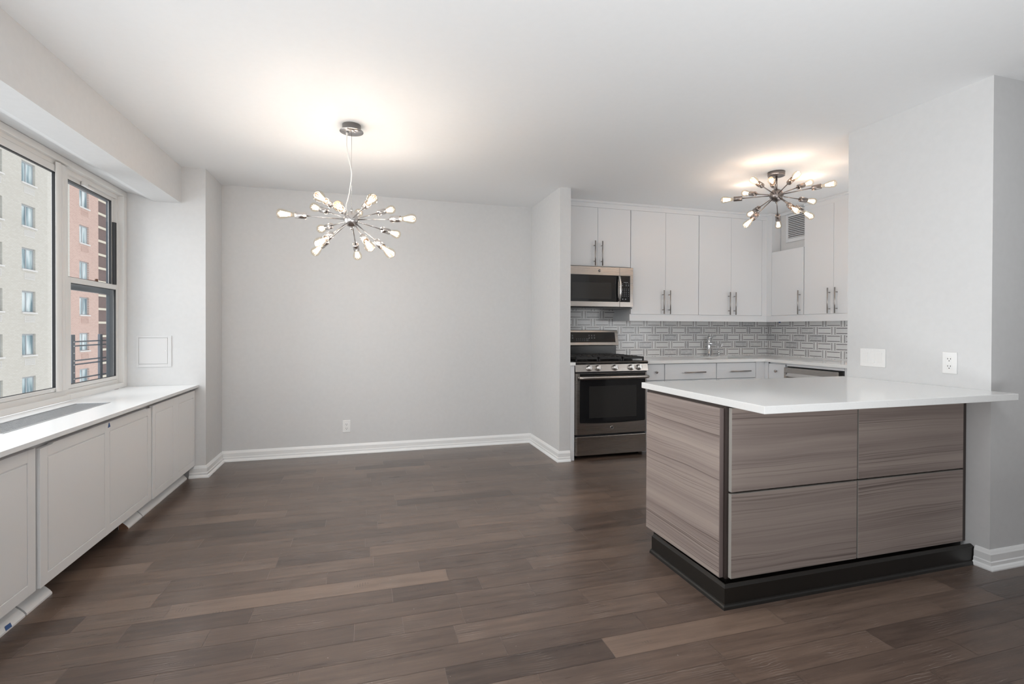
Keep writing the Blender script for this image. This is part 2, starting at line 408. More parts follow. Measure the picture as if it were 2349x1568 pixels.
# ---------------------------------------------------------------- room shell
def floor():
    w, gap = 0.124, 0.0011
    fixed = {1.86: (0.517, 1.112), 2.12: (-0.04, 0.153, 0.403), 2.24: (0.754, -0.6), 1.99: (1.3, -0.7), 2.38: (0.122, 1.2), 2.65: (-0.177, 0.9), 2.77: (0.044, -0.9, 1.25), 3.0: (0.003, -0.62, 1.2),
             3.125: (0.561, -0.4), 3.66: (0.215, -0.5), 1.74: (1.692, 0.9), 1.6: (1.29, -0.1), 1.49: (1.958, 0.3), 1.62: (2.445,), 1.37: (2.222, 0.8)}
    mb = MB(); cols = []
    mb.add([(XW-0.1, YREAR, -0.0012), (XFAR, YREAR, -0.0012), (XFAR, 5.3, -0.0012), (XW-0.1, 5.3, -0.0012)], [(0,1,2,3)]); cols.append((0,0,1))
    mb.box(XW-0.1, XFAR, YREAR, 5.3, -0.15, -0.02); cols += [(0,0,1)]*6
    rnd = random.Random(5)
    r0 = math.floor((YREAR-1.801)/w)
    y = 1.801 + r0*w
    while y < 5.25:
        seams = []
        for k, xs in fixed.items():
            if y < k < y+w: seams += list(xs)
        x = XW-0.1 - rnd.random()*1.0; cuts = []
        while x < XFAR:
            cuts.append(x); x += rnd.choice([0.34, 0.45, 0.62, 0.8, 0.95, 1.2]) * (0.9+0.2*rnd.random())
        if seams:
            cuts = [c for c in cuts if all(abs(c-q) > 0.34 for q in seams)] + seams; cuts.sort()
        cuts = [max(c, XW-0.1) for c in cuts] + [XFAR]
        for a, b in zip(cuts[:-1], cuts[1:]):
            if b-a < 0.02: continue
            y0, y1 = max(y, YREAR), min(y+w, 5.3)
            if y1 > y0:
                g = gap*0.75
                mb.add([(a+g, y0+gap*0.55, 0), (b-g, y0+gap*0.55, 0), (b-g, y1-gap*0.55, 0), (a+g, y1-gap*0.55, 0)], [(0,1,2,3)])
                cols.append((min(1, max(0, rnd.gauss(0.47, 0.22))), rnd.random(), 0.0))
        y += w
    o = struct(mb, 'floor', 'floor', 'dark brown hand-scraped plank floor running across the whole room', 'floor')
    me = o.data; ca = me.color_attributes.new('plank', 'FLOAT_COLOR', 'CORNER')
    for pl, c in zip(me.polygons, cols):
        for li in pl.loop_indices: ca.data[li].color = (*c, 1)
floor()
struct(MB().box(XW-0.2, XFAR+0.1, YREAR-0.1, 5.35, ZC, ZC+0.15), 'ceiling', 'ceiling', 'smooth white ceiling over the dining area and kitchen', 'ceiling')
struct(MB().box(XL, XS, YB, YB+0.15, 0, ZC), 'wall_back', 'wall', 'light grey dining wall behind the hanging bulb chandelier', 'wall')
struct(MB().box(-1.858, XL, YC, YB+0.15, 0, ZC), 'wall_column', 'wall', 'light grey corner column beside the window, with an access panel', 'wall')
struct(MB().box(XS, XS2, YS, YB+0.15, 0, ZC), 'wall_divider', 'wall', 'short light grey partition between the dining wall and the gas range', 'wall')
struct(MB().box(XS2, XK+0.15, YK, YK+0.15, 0, ZC), 'wall_kitchen_back', 'wall', 'kitchen back wall behind range and sink', 'wall')
struct(MB().box(XK, XK+0.15, YPF, YK, 0, ZC).box(4.50, XK, 4.156, 4.584, 2.092, ZC), 'wall_kitchen_right', 'wall', 'kitchen side wall with an air duct boxed out above the small upper cabinet', 'wall')
struct(MB().box(XP, XFAR, YPN, YPF, 0, ZC), 'wall_pier', 'wall', 'thick light grey wall end that the peninsula worktop butts against', 'wall')
struct(MB().box(XFAR, XFAR+0.1, YREAR, YPN, 0, ZC), 'wall_right', 'wall', 'living room side wall on the right', 'wall')
struct(MB().box(XW-0.15, XFAR, YREAR-0.1, YREAR, 0, ZC), 'wall_rear', 'wall', 'living room rear wall opposite the dining wall', 'wall')
struct(MB().box(XW-0.16, XW, YREAR, YC, 0, 0.738).box(XW-0.16, XW, YREAR, -2.4, 0.738, 2.287), 'wall_left', 'wall', 'outer wall below the window, behind the white radiator cover', 'wall')
struct(MB().prism([(XBEAM, ZC), (XBEAM, 2.232), (-1.607, 2.232), (-1.66, 2.250), (-1.69, 2.266), (-1.745, 2.280), (-1.80, 2.287), (-1.96, 2.287), (-1.96, ZC)], 'y', YREAR, YC),
       'ceiling_beam', 'wall', 'grey beam dropped from the ceiling along the top of the window', 'beam')

BB = [(0, 0), (0.030, 0), (0.030, 0.006), (0.024, 0.017), (0.017, 0.022), (0.017, 0.038), (0.0135, 0.043), (0.0135, 0.076), (0.010, 0.083), (0.007, 0.090), (0.003, 0.097), (0, 0.097)]
def baseboard(name, path, label): return struct(MB().mould(path, BB), name, 'trim', label, 'baseboard')
baseboard('baseboard_column', [(-1.37, YC), (XL, YC), (XL, YB-0.03)], 'white moulded baseboard around the foot of the corner column')
baseboard('baseboard_back', [(XL, YB), (XS, YB)], 'white moulded baseboard along the dining wall')
baseboard('baseboard_divider', [(XS, YB-0.03), (XS, YS), (XS2-0.002, YS)], 'white moulded baseboard around the partition end beside the range')
baseboard('baseboard_pier', [(XP, 1.838), (XP, YPN), (XFAR, YPN)], 'white moulded baseboard around the wall end beside the island')

# ---------------------------------------------------------------- windows
win1 = thing('window_1', 'large fixed window pane at the left edge, beige building behind it', 'window', (-1.86, 2.9, 0.76)); win1['kind'] = 'structure'
win2 = thing('window_2', 'double-hung window beside the corner column, red brick building behind it', 'window', (-1.86, 4.25, 0.76)); win2['kind'] = 'structure'
def ring(mb, x0, x1, y0, y1, z0, z1, wl, wr, wb, wt, mi=0):
    mb.box(x0, x1, y0, y0+wl, z0, z1, mi); mb.box(x0, x1, y1-wr, y1, z0, z1, mi)
    mb.box(x0, x1, y0+wl, y1-wr, z0, z0+wb, mi); mb.box(x0, x1, y0+wl, y1-wr, z1-wt, z1, mi); return mb
YW0 = 1.95
# casing shared by the two sashes belongs to the double-hung unit; the fixed unit has its own frame
MB().box(-1.842, -1.80, 3.86, 4.656, 2.246, 2.286).box(-1.842, -1.80, 4.602, 4.656, 0.761, 2.246).box(-1.842, -1.80, 3.86, 4.602, 0.761, 0.797).build('casing', 'frame', win2, 0.003)
MB().box(-1.842, -1.80, YW0, 3.8595, 2.246, 2.286).box(-1.842, -1.80, YW0, 3.8595, 0.761, 0.797).build('casing', 'frame', win1, 0.003)
MB().box(-1.882, -1.838, 3.86, 4.656, 2.215, 2.29).box(-1.858, -1.838, 4.58, 4.656, 0.761, 2.215).box(-1.882, -1.838, 3.86, 4.58, 0.761, 0.826).build('jamb', 'frame', win2, 0.002)
MB().box(-1.87, -1.824, YW0, 3.8595, 2.220, 2.29).box(-1.87, -1.824, YW0, 3.8595, 0.761, 0.829).build('jamb', 'frame', win1, 0.002)
# mullion post: rounded nose on the left half, flat fluted strip on the right half
pr = [(-1.850, 3.768), (-1.850, 3.868), (-1.838, 3.868), (-1.812, 3.852), (-1.806, 3.848), (-1.806, 3.822), (-1.809, 3.818), (-1.806, 3.814), (-1.806, 3.790)]
for k in range(9):
    a = math.radians(80-20*k); pr.append((-1.816+0.016*math.cos(a), 3.757+0.028*math.sin(a)))
pr += [(-1.826, 3.754), (-1.846, 3.766), (-1.848, 3.768)]
MB().prism(pr, 'z', 0.830, 2.236).build('mullion', 'frame', win1, 0.001)
# fixed sash
ring(MB(), -1.844, -1.817, YW0, 3.766, 0.832, 2.216, 0.02, 0.019, 0.022, 0.040).build('sash', 'frame', win1, 0.002)
ring(MB(), -1.838, -1.823, YW0+0.02, 3.7475, 0.8535, 2.1765, 0.002, 0.0055, 0.003, 0.006).build('gasket', 'gasket', win1)
boxo('pane', 'pane', win1, -1.834, -1.830, YW0+0.02, 3.747, 0.853, 2.1765)
for y in (3.685, 3.70): boxo('clip', 'plate', win1, -1.823, -1.815, y, y+0.01, 0.834, 0.845, 0.002)
# upper sash (outer track)
ring(MB(), -1.880, -1.856, 3.86, 4.579, 1.52, 2.217, 0.03, 0.036, 0.036, 0.026).build('upper_sash', 'frame', win2, 0.003)
ring(MB(), -1.874, -1.8575, 3.89, 4.543, 1.556, 2.192, 0.002, 0.006, 0.002, 0.006).build('gasket', 'gasket', win2)
boxo('upper_pane', 'pane', win2, -1.868, -1.864, 3.89, 4.542, 1.555, 2.191)
# lower sash (inner track)
ring(MB(), -1.854, -1.834, 3.905, 4.579, 0.828, 1.552, 0.036, 0.021, 0.026, 0.037).build('lower_sash', 'frame', win2, 0.003)
ring(MB(), -1.850, -1.836, 3.940, 4.559, 0.854, 1.5155, 0.002, 0.006, 0.003, 0.005).build('gasket', 'gasket', win2)
boxo('lower_pane', 'pane', win2, -1.845, -1.841, 3.940, 4.558, 0.853, 1.5155)
boxo('black_track', 'gasket', win2, -1.854, -1.838, 4.546, 4.576, 1.556, 2.03)
lk = MB().cyl((-1.846, 4.29, 1.552), (-1.846, 4.29, 1.572), 0.010).box(-1.852, -1.840, 4.19, 4.29, 1.552, 1.557)
lk.build('sash_lock', 'lockbrown', win2, 0.001)
MB().box(-1.85, -1.83, 4.10, 4.15, 2.19, 2.216).box(-1.845, -1.832, 4.15, 4.24, 2.186, 2.2).build('vent_latch', 'frame', win2, 0.002)
ring(MB(), -1.957, -1.932, 4.03, 4.90, 0.79, 2.262, 0.02, 0.204, 0.04, 0.052).box(-1.957, -1.932, 4.05, 4.696, 1.484, 1.545).build('storm_frame', 'bronze', win2, 0.002)

# guard rails outside the double-hung window
gd = thing('window_guard', 'grey metal safety guard rails outside the lower right window sash', 'guard rail', (-2.0, 4.6, 0.79))
for a, b in ((4.297, 4.340), (4.694, 4.733), (4.855, 4.90)): boxo('post', 'guard', gd, -2.012, -1.995, a, b, 0.79, 1.173, 0.002)
for z in (1.122, 1.091, 0.985, 0.957, 0.855): boxo('rail', 'guard', gd, -2.008, -2.0, 4.30, 4.895, z-0.005, z+0.005, 0.001)
for z in (1.12, 1.09, 1.04, 0.985, 0.957, 0.90, 0.855): MB().cyl((-1.996, 4.318, z), (-1.992, 4.318, z), 0.004, 8).build('screw', 'steelbright', gd)

# ---------------------------------------------------------------- window ledge and radiator cover
led = thing('window_ledge', 'long white stone ledge under the window, above the radiator cover', 'ledge', (-1.55, 3.4, 0.739))
g0, g1_, ga, gb = -1.702, -1.516, 2.725, 3.70
MB().box(XW, g0, -2.4, YC-0.002, 0.739, 0.759).box(g1_, -1.304, -2.4, YC-0.002, 0.739, 0.759).box(g0, g1_, -2.4, ga, 0.739, 0.759).box(g0, g1_, gb, YC-0.002, 0.739, 0.759).build('ledge_top', 'ledge', led)
boxo('support_rail', 'bench', led, -1.405, -1.368, -2.4, YC-0.004, 0.655, 0.739)
gr = thing('ledge_grille', 'aluminium vent grille set into the white window ledge', 'vent', (-1.61, 3.2, 0.742))
fr = MB(); fr.box(g0+0.002, g0+0.012, ga+0.002, gb-0.002, 0.742, 0.7605).box(g1_-0.012, g1_-0.002, ga+0.002, gb-0.002, 0.742, 0.7605).box(g0+0.012, g1_-0.012, ga+0.002, ga+0.014, 0.742, 0.7605).box(g0+0.012, g1_-0.012, gb-0.014, gb-0.002, 0.742, 0.7605)
fr.build('frame', 'grille', gr, 0.001)
lv = MB()
x = g0+0.020
while x < g1_-0.016: lv.box(x, x+0.0032, ga+0.014, gb-0.014, 0.743, 0.7575); x += 0.0136
y = ga+0.028
while y < gb-0.018: lv.box(g0+0.012, g1_-0.012, y, y+0.0032, 0.743, 0.757); y += 0.0136
lv.build('grid', 'grille', gr)

def cover_panel(label, xf, ya, yb, fields, zt=0.712, zb=0.103, dip=None):
    r = thing('radiator_cover_panel', label, 'panel', (xf-0.01, (ya+yb)/2, zb), 'white radiator cover panels under the window')
    g, d = 0.0056, 0.0055
    mb = MB()
    top = [(ya, zt), (yb, zt)] if not dip else [(ya, zt-0.008), (ya+0.085, zt-0.006), (ya+0.10, zt), (yb-0.085, zt), (yb-0.075, zt-0.006), (yb, zt-0.008)]
    out = [(ya, zb)] + top + [(yb, zb)]
    mb.prism(out, 'x', xf-0.02, xf-d)
    fz0, fz1 = 0.155, 0.655
    def top_z(y):
        for (ya_, za_), (yb_, zb_) in zip(top[:-1], top[1:]):
            if ya_ <= y <= yb_: return za_+(zb_-za_)*(y-ya_)/(yb_-ya_)
        return zt
    def upper_piece(a, b, z0):
        mid = [q for q in top if a < q[0] < b]
        mb.prism([(a, z0), (a, top_z(a))] + mid + [(b, top_z(b)), (b, z0)], 'x', xf-d, xf)
    ys = [ya] + [q for f in fields for q in f] + [yb]
    for i in range(0, len(ys), 2): upper_piece(ys[i], ys[i+1], zb)
    for a, b in fields:
        upper_piece(a, b, fz1+g)
        mb.box(xf-d, xf, a, b, zb, fz0-g)
        mb.box(xf-d, xf-0.0003, a+g, b-g, fz0, fz1)
    mb.build('panel', 'bench', r, 0.0008, 1)
    return r
cover_panel('white radiator cover panel at the left edge, left of the wide two-field panel', -1.345, 1.45, 2.617, [(1.50, 2.03), (2.08, 2.566)])
cover_panel('widest white radiator cover panel with two framed fields and blue tape', -1.336, 2.631, 3.797, [(2.684, 3.190), (3.242, 3.742)], dip=True)
cover_panel('white radiator cover panel with two narrow fields beside the corner column', -1.330, 3.806, 4.652, [(3.848, 4.170), (4.280, 4.614)], zt=0.714)

TM = [(0, 0), (0.062, 0), (0.062, 0.008), (0.052, 0.020), (0.036, 0.034), (0.022, 0.044), (0.018, 0.050), (0.018, 0.085), (0, 0.085)]
TM = [(d*0.85, h) for d, h in TM]
def toe(label, a, b, raw=False):
    mb2 = MB().mould([(-1.432, a), (-1.432, b)], [(d, h) for d, h in TM])
    o = mb2.build('toe_moulding', 'bench'); o['group'] = 'toe mouldings under the radiator cover'
    tag(o, label, 'moulding', 'toe mouldings under the radiator cover'); return o
toe('white toe moulding under the leftmost cover panel, with blue tape', 1.5, 2.612)
toe('short white toe moulding left of the dark opening under the cover', 2.622, 2.803)
tp = toe('short white toe moulding with a raw cut end, right of the dark opening', 3.578, 3.774)
MB().mould([(-1.430, 3.5765), (-1.430, 3.5785)], [(max(0.001, d-0.002), h*0.97) for d, h in TM]).build('cut_end', 'rawwood', tp)
toe('long white toe moulding running to the corner column baseboard', 3.784, 4.625)

def tape(label, pts, nrm):
    o = MB(); n = Vector(nrm).normalized(); c = sum((Vector(q) for q in pts), Vector())/len(pts)
    k = len(pts); vs = [Vector(q) for q in pts] + [Vector(q)+n*0.0006*(1+i % 3) for i, q in enumerate(pts)]
    fs = [list(range(k))[::-1], list(range(k, 2*k))] + [(i, (i+1) % k, k+(i+1) % k, k+i) for i in range(k)]
    return tag(o.add(vs, fs).build('tape_scrap', 'tape'), label, 'tape', 'scraps of blue masking tape')
tape('blue tape scrap on the top edge of the widest radiator cover panel', [(-1.3358, 3.222, 0.681), (-1.3358, 3.248, 0.684), (-1.3358, 3.243, 0.692), (-1.3358, 3.238, 0.708), (-1.3358, 3.232, 0.707)], (1, 0, 0))
tape('blue tape scrap on the toe moulding at the left edge', [(-1.3795, 2.492, 0.008), (-1.3795, 2.528, 0.006), (-1.387, 2.53, 0.0215), (-1.387, 2.50, 0.0235)], (1, 0, 0.7))

# ---------------------------------------------------------------- wall fittings
ap = thing('access_panel', 'white hinged access panel on the column face above the ledge', 'access panel', (-1.617, YC, 0.91))
fm = MB()
for a in ((-1.738, -1.7235, 0.910, 1.161), (-1.5215, -1.496, 0.910, 1.161), (-1.7235, -1.5215, 0.910, 0.9335), (-1.7235, -1.5215, 1.1455, 1.161)): fm.box(a[0], a[1], YC-0.005, YC, a[2], a[3])
fm.build('frame', 'panelpaint', ap, 0.001)
boxo('panel_door', 'panelpaint', ap, -1.7205, -1.5245, YC-0.0048, YC, 0.9365, 1.1425, 0.0006)
MB().cyl((-1.537, YC-0.0045, 1.04), (-1.537, YC-0.007, 1.04), 0.004, 12).build('latch', 'plate', ap)

def faceplate(P, u, nrm, w, h):
    """returns a mapper for boxes on a wall: (a0,a1,z0,z1,d0,d1) measured along u, up and out"""
    P = Vector(P); u = Vector(u); n = Vector(nrm)
    def bx(mb, a0, a1, z0, z1, d0, d1, mi=0):
        A = P+u*a0+n*d0; B = P+u*a1+n*d1
        mb.box(A.x, B.x, A.y, B.y, P.z+z0, P.z+z1, mi); return mb
    return bx
def outlet(label, P, u, nrm, w=0.072, h=0.117):
    r = thing('wall_outlet', label, 'outlet', P, 'white wall outlets')
    bx = faceplate(P, u, nrm, w, h)
    bx(MB(), -w/2, w/2, -h/2, h/2, 0, 0.006).build('cover_plate', 'plate', r, 0.0025)
    rc = bx(MB(), -0.0168, 0.0168, -0.0335, 0.0335, 0.004, 0.0075).build('receptacle', 'plate', r, 0.001)
    for z in (-0.0175, 0.0225):
        bx(MB(), -0.0085, -0.0055, z-0.004, z+0.004, 0.007, 0.0078).build('slot', 'platedark', rc)
        bx(MB(), 0.005, 0.008, z-0.004, z+0.004, 0.007, 0.0078).build('slot', 'platedark', rc)
        q = Vector(P)+Vector(nrm)*0.0070; q.z += z-0.0115; MB().cyl(q, q+Vector(nrm)*0.0009, 0.0028, 10).build('slot', 'platedark', rc)
    bx(MB(), -0.007, 0.007, 0.0005, 0.0035, 0.007, 0.0083).build('test_button', 'plate', rc)
outlet('white wall outlet low on the dining wall under the chandelier', (-0.170, YB, 0.270), (1, 0, 0), (0, -1, 0))
outlet('white wall outlet on the pier above the peninsula worktop', (XP, 1.965, 1.045), (0, -1, 0), (-1, 0, 0))
sw = thing('light_switch', 'white triple rocker light switch plate on the pier wall', 'light switch', (XP, 2.400, 1.049))
bx = faceplate((XP, 2.400, 1.049), (0, -1, 0), (-1, 0, 0), 0.164, 0.115)
bx(MB(), -0.082, 0.082, -0.057, 0.057, 0, 0.006).build('cover_plate', 'plate', sw, 0.0025)
for i, c in enumerate((-0.046, 0.0, 0.046)):
    mb = MB(); t0, t1 = ((0.0062, 0.0105), (0.0105, 0.0062), (0.0062, 0.0105))[i]
    P = Vector((XP, 2.400-c, 1.049)); hw, hh = 0.0160, 0.0325
    vs = [(XP-0.005, P.y+hw, P.z-hh), (XP-0.005, P.y-hw, P.z-hh), (XP-0.005, P.y-hw, P.z+hh), (XP-0.005, P.y+hw, P.z+hh),
          (XP-t0, P.y+hw, P.z-hh), (XP-t0, P.y-hw, P.z-hh), (XP-t1, P.y-hw, P.z+hh), (XP-t1, P.y+hw, P.z+hh)]
    mb.add(vs, [(3,2,1,0),(4,5,6,7),(0,1,5,4),(1,2,6,5),(2,3,7,6),(3,0,4,7)]); mb.build('rocker', 'plate', sw, 0.0008)
for c in (-0.046, 0, 0.046):
    for z in (-0.049, 0.049): MB().cyl((XP-0.006, 2.400-c, 1.049+z), (XP-0.0068, 2.400-c, 1.049+z), 0.003, 10).build('screw', 'trim', sw)

# ---------------------------------------------------------------- kitchen: backsplash, worktop, crown
struct(MB().box(XS2, XK-0.008, YK-0.008, YK, 0.86, 1.448), 'trim_backsplash_back', 'tileback', 'grey and white basket-weave marble tiles behind range and sink', 'backsplash')
struct(MB().box(XK-0.008, XK, YPF, YK-0.008, 0.86, 1.325), 'trim_backsplash_right', 'tileright', 'grey and white basket-weave marble tiles on the kitchen side wall', 'backsplash')

wt = thing('worktop', 'white L-shaped quartz kitchen worktop right of the range, around the sink', 'worktop', (3.6, 4.7, 0.884))
sx0, sx1, sy0, sy1 = 3.56, 4.02, 4.46, 4.86
R_ = 2.640
z0, z1 = 0.884, 0.914
mb = MB().box(R_+0.006, sx0, YCT, YK-0.008, z0, z1).box(sx1, XCT, YCT, YK-0.008, z0, z1).box(sx0, sx1, YCT, sy0, z0, z1).box(sx0, sx1, sy1, YK-0.008, z0, z1)
mb.box(XCT, XK-0.008, YPF+0.005, YK-0.008, z0, z1)
mb.build('quartz_slab', 'quartz', wt)
sl = MB().box(XS2+0.001, 1.878, YS-0.012, YK-0.008, z0, z1)
tag(sl.build('worktop_strip', 'quartz', bevel=0.002), 'narrow white quartz strip between the partition and the range', 'worktop')
tag(MB().box(XS2+0.001, 1.872, YS+0.002, YK-0.01, 0, 0.883).build('filler_panel', 'cab', bevel=0.001), 'narrow white filler panel left of the range', 'panel')
sk = thing('sink', 'undermount sink basin set into the kitchen worktop under the faucet', 'sink', (3.79, 4.66, 0.70))
mb = MB(); w_ = 0.012
mb.box(sx0-0.02, sx1+0.02, sy0-0.02, sy1+0.02, 0.70, 0.712); mb.box(sx0-0.02, sx0-0.004, sy0-0.02, sy1+0.02, 0.712, 0.883); mb.box(sx1+0.004, sx1+0.02, sy0-0.02, sy1+0.02, 0.712, 0.883)
mb.box(sx0-0.004, sx1+0.004, sy0-0.02, sy0-0.004, 0.712, 0.883); mb.box(sx0-0.004, sx1+0.004, sy1+0.004, sy1+0.02, 0.712, 0.883)
mb.build('basin', 'steelbright', sk)

fa = thing('faucet', 'chrome single-lever kitchen faucet in front of the tiles', 'faucet', (3.838, 4.955, 0.914))
MB().lathe([(0.026, 0), (0.026, 0.006), (0.0195, 0.010), (0.0195, 0.165), (0.0205, 0.168), (0.0205, 0.172), (0.0195, 0.175), (0.0195, 0.226), (0.017, 0.230), (0.0, 0.231)], (3.838, 4.955, 0.914), n=24).build('column', 'chrome', fa)
MB().tube([(3.838, 4.945, 1.052), (3.838, 4.85, 1.053), (3.838, 4.745, 1.050), (3.838, 4.725, 1.049)], 0.0135, 14).cyl((3.838, 4.742, 1.045), (3.838, 4.742, 1.022), 0.011).build('spout', 'chrome', fa)
MB().tube([(3.838, 4.945, 1.134), (3.845, 4.90, 1.138), (3.852, 4.855, 1.146)], 0.006, 10).build('lever', 'chrome', fa)
so = thing('soap_dispenser', 'small chrome soap dispenser right of the kitchen faucet', 'soap dispenser', (3.967, 4.944, 0.914))
MB().lathe([(0.024, 0), (0.024, 0.004), (0.011, 0.014), (0.008, 0.03), (0.011, 0.045), (0.011, 0.054), (0.0, 0.056)], (3.967, 4.944, 0.914), n=20).build('pump_body', 'chrome', so)
MB().tube([(3.967, 4.944, 0.964), (3.935, 4.92, 0.975), (3.895, 4.885, 0.990)], 0.0045, 10).build('spout', 'chrome', so)

# crown and light rail
CR = [(0, 2.458), (0.0, ZC-0.001), (0.026, ZC-0.001), (0.026, 2.506), (0.014, 2.500), (0.014, 2.458)]
struct(MB().mould([(1.89, YUP+0.012), (XUP+0.012, YUP+0.012), (XUP+0.012, 4.586)], CR), 'trim_1', 'cab', 'white crown board above the upper cabinets over range and sink', 'crown moulding')
struct(MB().mould([(4.50, 4.58), (4.50, 4.16)], [(0, 2.497), (0, ZC-0.001), (0.018, ZC-0.001), (0.018, 2.510), (0.012, 2.497)]), 'trim_2', 'cab', 'white crown strip above the wall vent', 'crown moulding')
struct(MB().mould([(XUP+0.012, 4.15), (XUP+0.012, 2.9)], CR), 'trim_3', 'cab', 'white crown board above the tall upper cabinet at the pier', 'crown moulding')
struct(MB().mould([(2.648, YK-0.01), (2.648, YUP+0.006), (XUP+0.006, YUP+0.006), (XUP+0.006, 2.9)], [(0.018, 1.310), (0.018, 1.3785), (0.0, 1.3785), (0.0, 1.310)]), 'trim_4', 'cab', 'white light rail under the upper cabinets', 'light rail')
tape('tiny blue tape scrap under the light rail near the kitchen corner', [(XK-0.0085, 4.795, 1.318), (XK-0.0085, 4.825, 1.318), (XK-0.0085, 4.825, 1.303), (XK-0.0085, 4.80, 1.305)], (-1, 0, 0))

def bar_pull(parent, a, b, nrm, r=0.006, stand=0.032, mat='handle'):
    a = Vector(a); b = Vector(b); n = Vector(nrm); d = (b-a).normalized(); mb = MB()
    mb.cyl(a+n*stand, b+n*stand, r, 12)
    for q in (a+d*0.045, b-d*0.045): mb.cyl(q, q+n*stand, 0.0045, 10)
    return mb.build('handle', mat, parent)
def knob(parent, p, nrm, mat='handle'):
    return MB().lathe([(0.005, 0), (0.005, 0.012), (0.011, 0.016), (0.0135, 0.021), (0.011, 0.026), (0.0, 0.027)], p, nrm, 16).build('knob', mat, parent)

GU = 'white slab-door upper cabinets'
def upper_back(label, x0, x1, zb, zt, split, handles, hz):
    r = thing('upper_cabinet', label, 'cabinet', ((x0+x1)/2, 4.84, zb), GU)
    boxo('body', 'cab', r, x0, x1, YUP+0.021, YK-0.009, zb, ZC-0.005)
    xs = [x0+0.0015, split, x1-0.0015]
    for i in range(2):
        d = boxo('door', 'cab', r, xs[i]+(0.0012 if i else 0), xs[i+1]-(0 if i else 0.0012), YUP, YUP+0.02, zb+0.002, zt, 0.0015)
        bar_pull(d, (handles[i], YUP, hz), (handles[i], YUP, hz+0.25), (0, -1, 0))
    return r
upper_back('short white two-door cabinet above the microwave', 1.886, 2.646, 1.860, 2.457, 2.272, (2.232, 2.312), 1.866)
upper_back('tall white two-door upper cabinet right beside the microwave', 2.650, 3.475, 1.3795, 2.457, 3.065, (3.028, 3.104), 1.385)
upper_back('tall white two-door upper cabinet over the faucet, nearest the kitchen corner', 3.478, 4.3115, 1.3795, 2.457, 3.896, (3.860, 3.936), 1.385)
r = thing('upper_cabinet', 'low white single-door upper cabinet below the wall vent', 'cabinet', (4.55, 4.38, 1.3795), GU)
MB().box(XUP+0.021, XK-0.009, 4.156, 4.588, 1.3795, 2.0905).build('body', 'cab', r)
MB().box(XUP, XK-0.009, 4.5885, YUP+0.02, 1.3795, ZC-0.002).box(4.3125, XUP, YUP+0.001, YUP+0.02, 1.3795, 2.457).build('corner_filler', 'cab', r)
d = boxo('door', 'cab', r, XUP, XUP+0.02, 4.162, 4.586, 1.382, 2.086, 0.0015)
bar_pull(d, (XUP, 4.200, 1.385), (XUP, 4.200, 1.635), (-1, 0, 0))
r = thing('upper_cabinet', 'tall white two-door upper cabinet next to the pier wall', 'cabinet', (4.55, 3.81, 1.3795), GU)
boxo('body', 'cab', r, XUP+0.021, XK-0.009, 3.472, 4.154, 1.3795, ZC-0.005)
for a, b, h in ((3.814, 4.152, 3.850), (3.474, 3.811, 3.770)):
    d = boxo('door', 'cab', r, XUP, XUP+0.02, a, b, 1.382, 2.460, 0.0015)
    bar_pull(d, (XUP, h, 1.385), (XUP, h, 1.635), (-1, 0, 0))

vg = thing('wall_vent', 'white louvred air vent above the low kitchen cabinet', 'vent', (4.50, 4.36, 2.19))
ring(MB(), 4.488, 4.4995, 4.175, 4.505, 2.186, 2.492, 0.026, 0.028, 0.04, 0.026).build('frame', 'cab', vg, 0.003)
boxo('dark_backing', 'ventdark', vg, 4.4965, 4.4995, 4.2, 4.478, 2.22, 2.468)
for k in range(12):
    z = 2.232 + k*0.0197
    mb = MB(); mb.add([(4.487, 4.2, z-0.002), (4.487, 4.478, z-0.002), (4.496, 4.478, z+0.010), (4.496, 4.2, z+0.010), (4.4885, 4.2, z-0.004), (4.4885, 4.478, z-0.004), (4.4975, 4.478, z+0.008), (4.4975, 4.2, z+0.008)],
        [(0,1,2,3),(7,6,5,4),(0,4,5,1),(2,6,7,3),(0,3,7,4),(1,5,6,2)])
    mb.build('louvre', 'cab', vg)

# base cabinets
GB = 'white base cabinets under the kitchen worktop'
YD = 4.372
def base_back(label, x0, x1, pull, door_pulls, dsplit=None):
    r = thing('base_cabinet', label, 'cabinet', ((x0+x1)/2, 4.69, 0), GB)
    boxo('body', 'cab', r, x0, x1, YD+0.021, YK-0.010, 0.10, 0.695)
    boxo('upper_body', 'cab', r, x0, x1, YD+0.021, 4.43, 0.696, 0.882)
    boxo('plinth', 'cab', r, x0, x1, YD+0.07, YK-0.010, 0, 0.0995)
    d = boxo('drawer', 'cab', r, x0+0.003, x1-0.003, YD, YD+0.02, 0.718, 0.876, 0.0015)
    if pull[0] == 'knob': knob(d, (pull[1], YD, 0.799), (0, -1, 0))
    else: bar_pull(d, (pull[1]-0.125, YD, 0.791), (pull[1]+0.125, YD, 0.791), (0, -1, 0))
    xs = [x0+0.003] + ([dsplit] if dsplit else []) + [x1-0.003]
    for i in range(len(xs)-1):
        dd = boxo('door', 'cab', r, xs[i]+(0.0015 if i else 0), xs[i+1]-(0.0015 if i < len(xs)-2 else 0), YD, YD+0.02, 0.105, 0.711, 0.0015)
        bar_pull(dd, (door_pulls[i], YD, 0.455), (door_pulls[i], YD, 0.705), (0, -1, 0))
base_back('narrow white base cabinet with a round knob, right of the range', 2.662, 2.868, ('knob', 2.770), (2.705,))
base_back('widest white base cabinet with one long drawer pull', 2.871, 3.481, ('bar', 3.205), (3.150, 3.235), 3.192)
base_back('white base cabinet under the faucet, nearest the inside corner', 3.483, 3.974, ('bar', 3.762), (3.552,))
XD = 4.091
tag(MB().box(3.976, XD-0.001, YD+0.002, 4.40, 0.10, 0.882).box(XD, 4.10, 4.325, 4.40, 0.10, 0.882).build('corner_filler', 'cab'), 'white filler strips closing the inside corner under the worktop', 'panel')
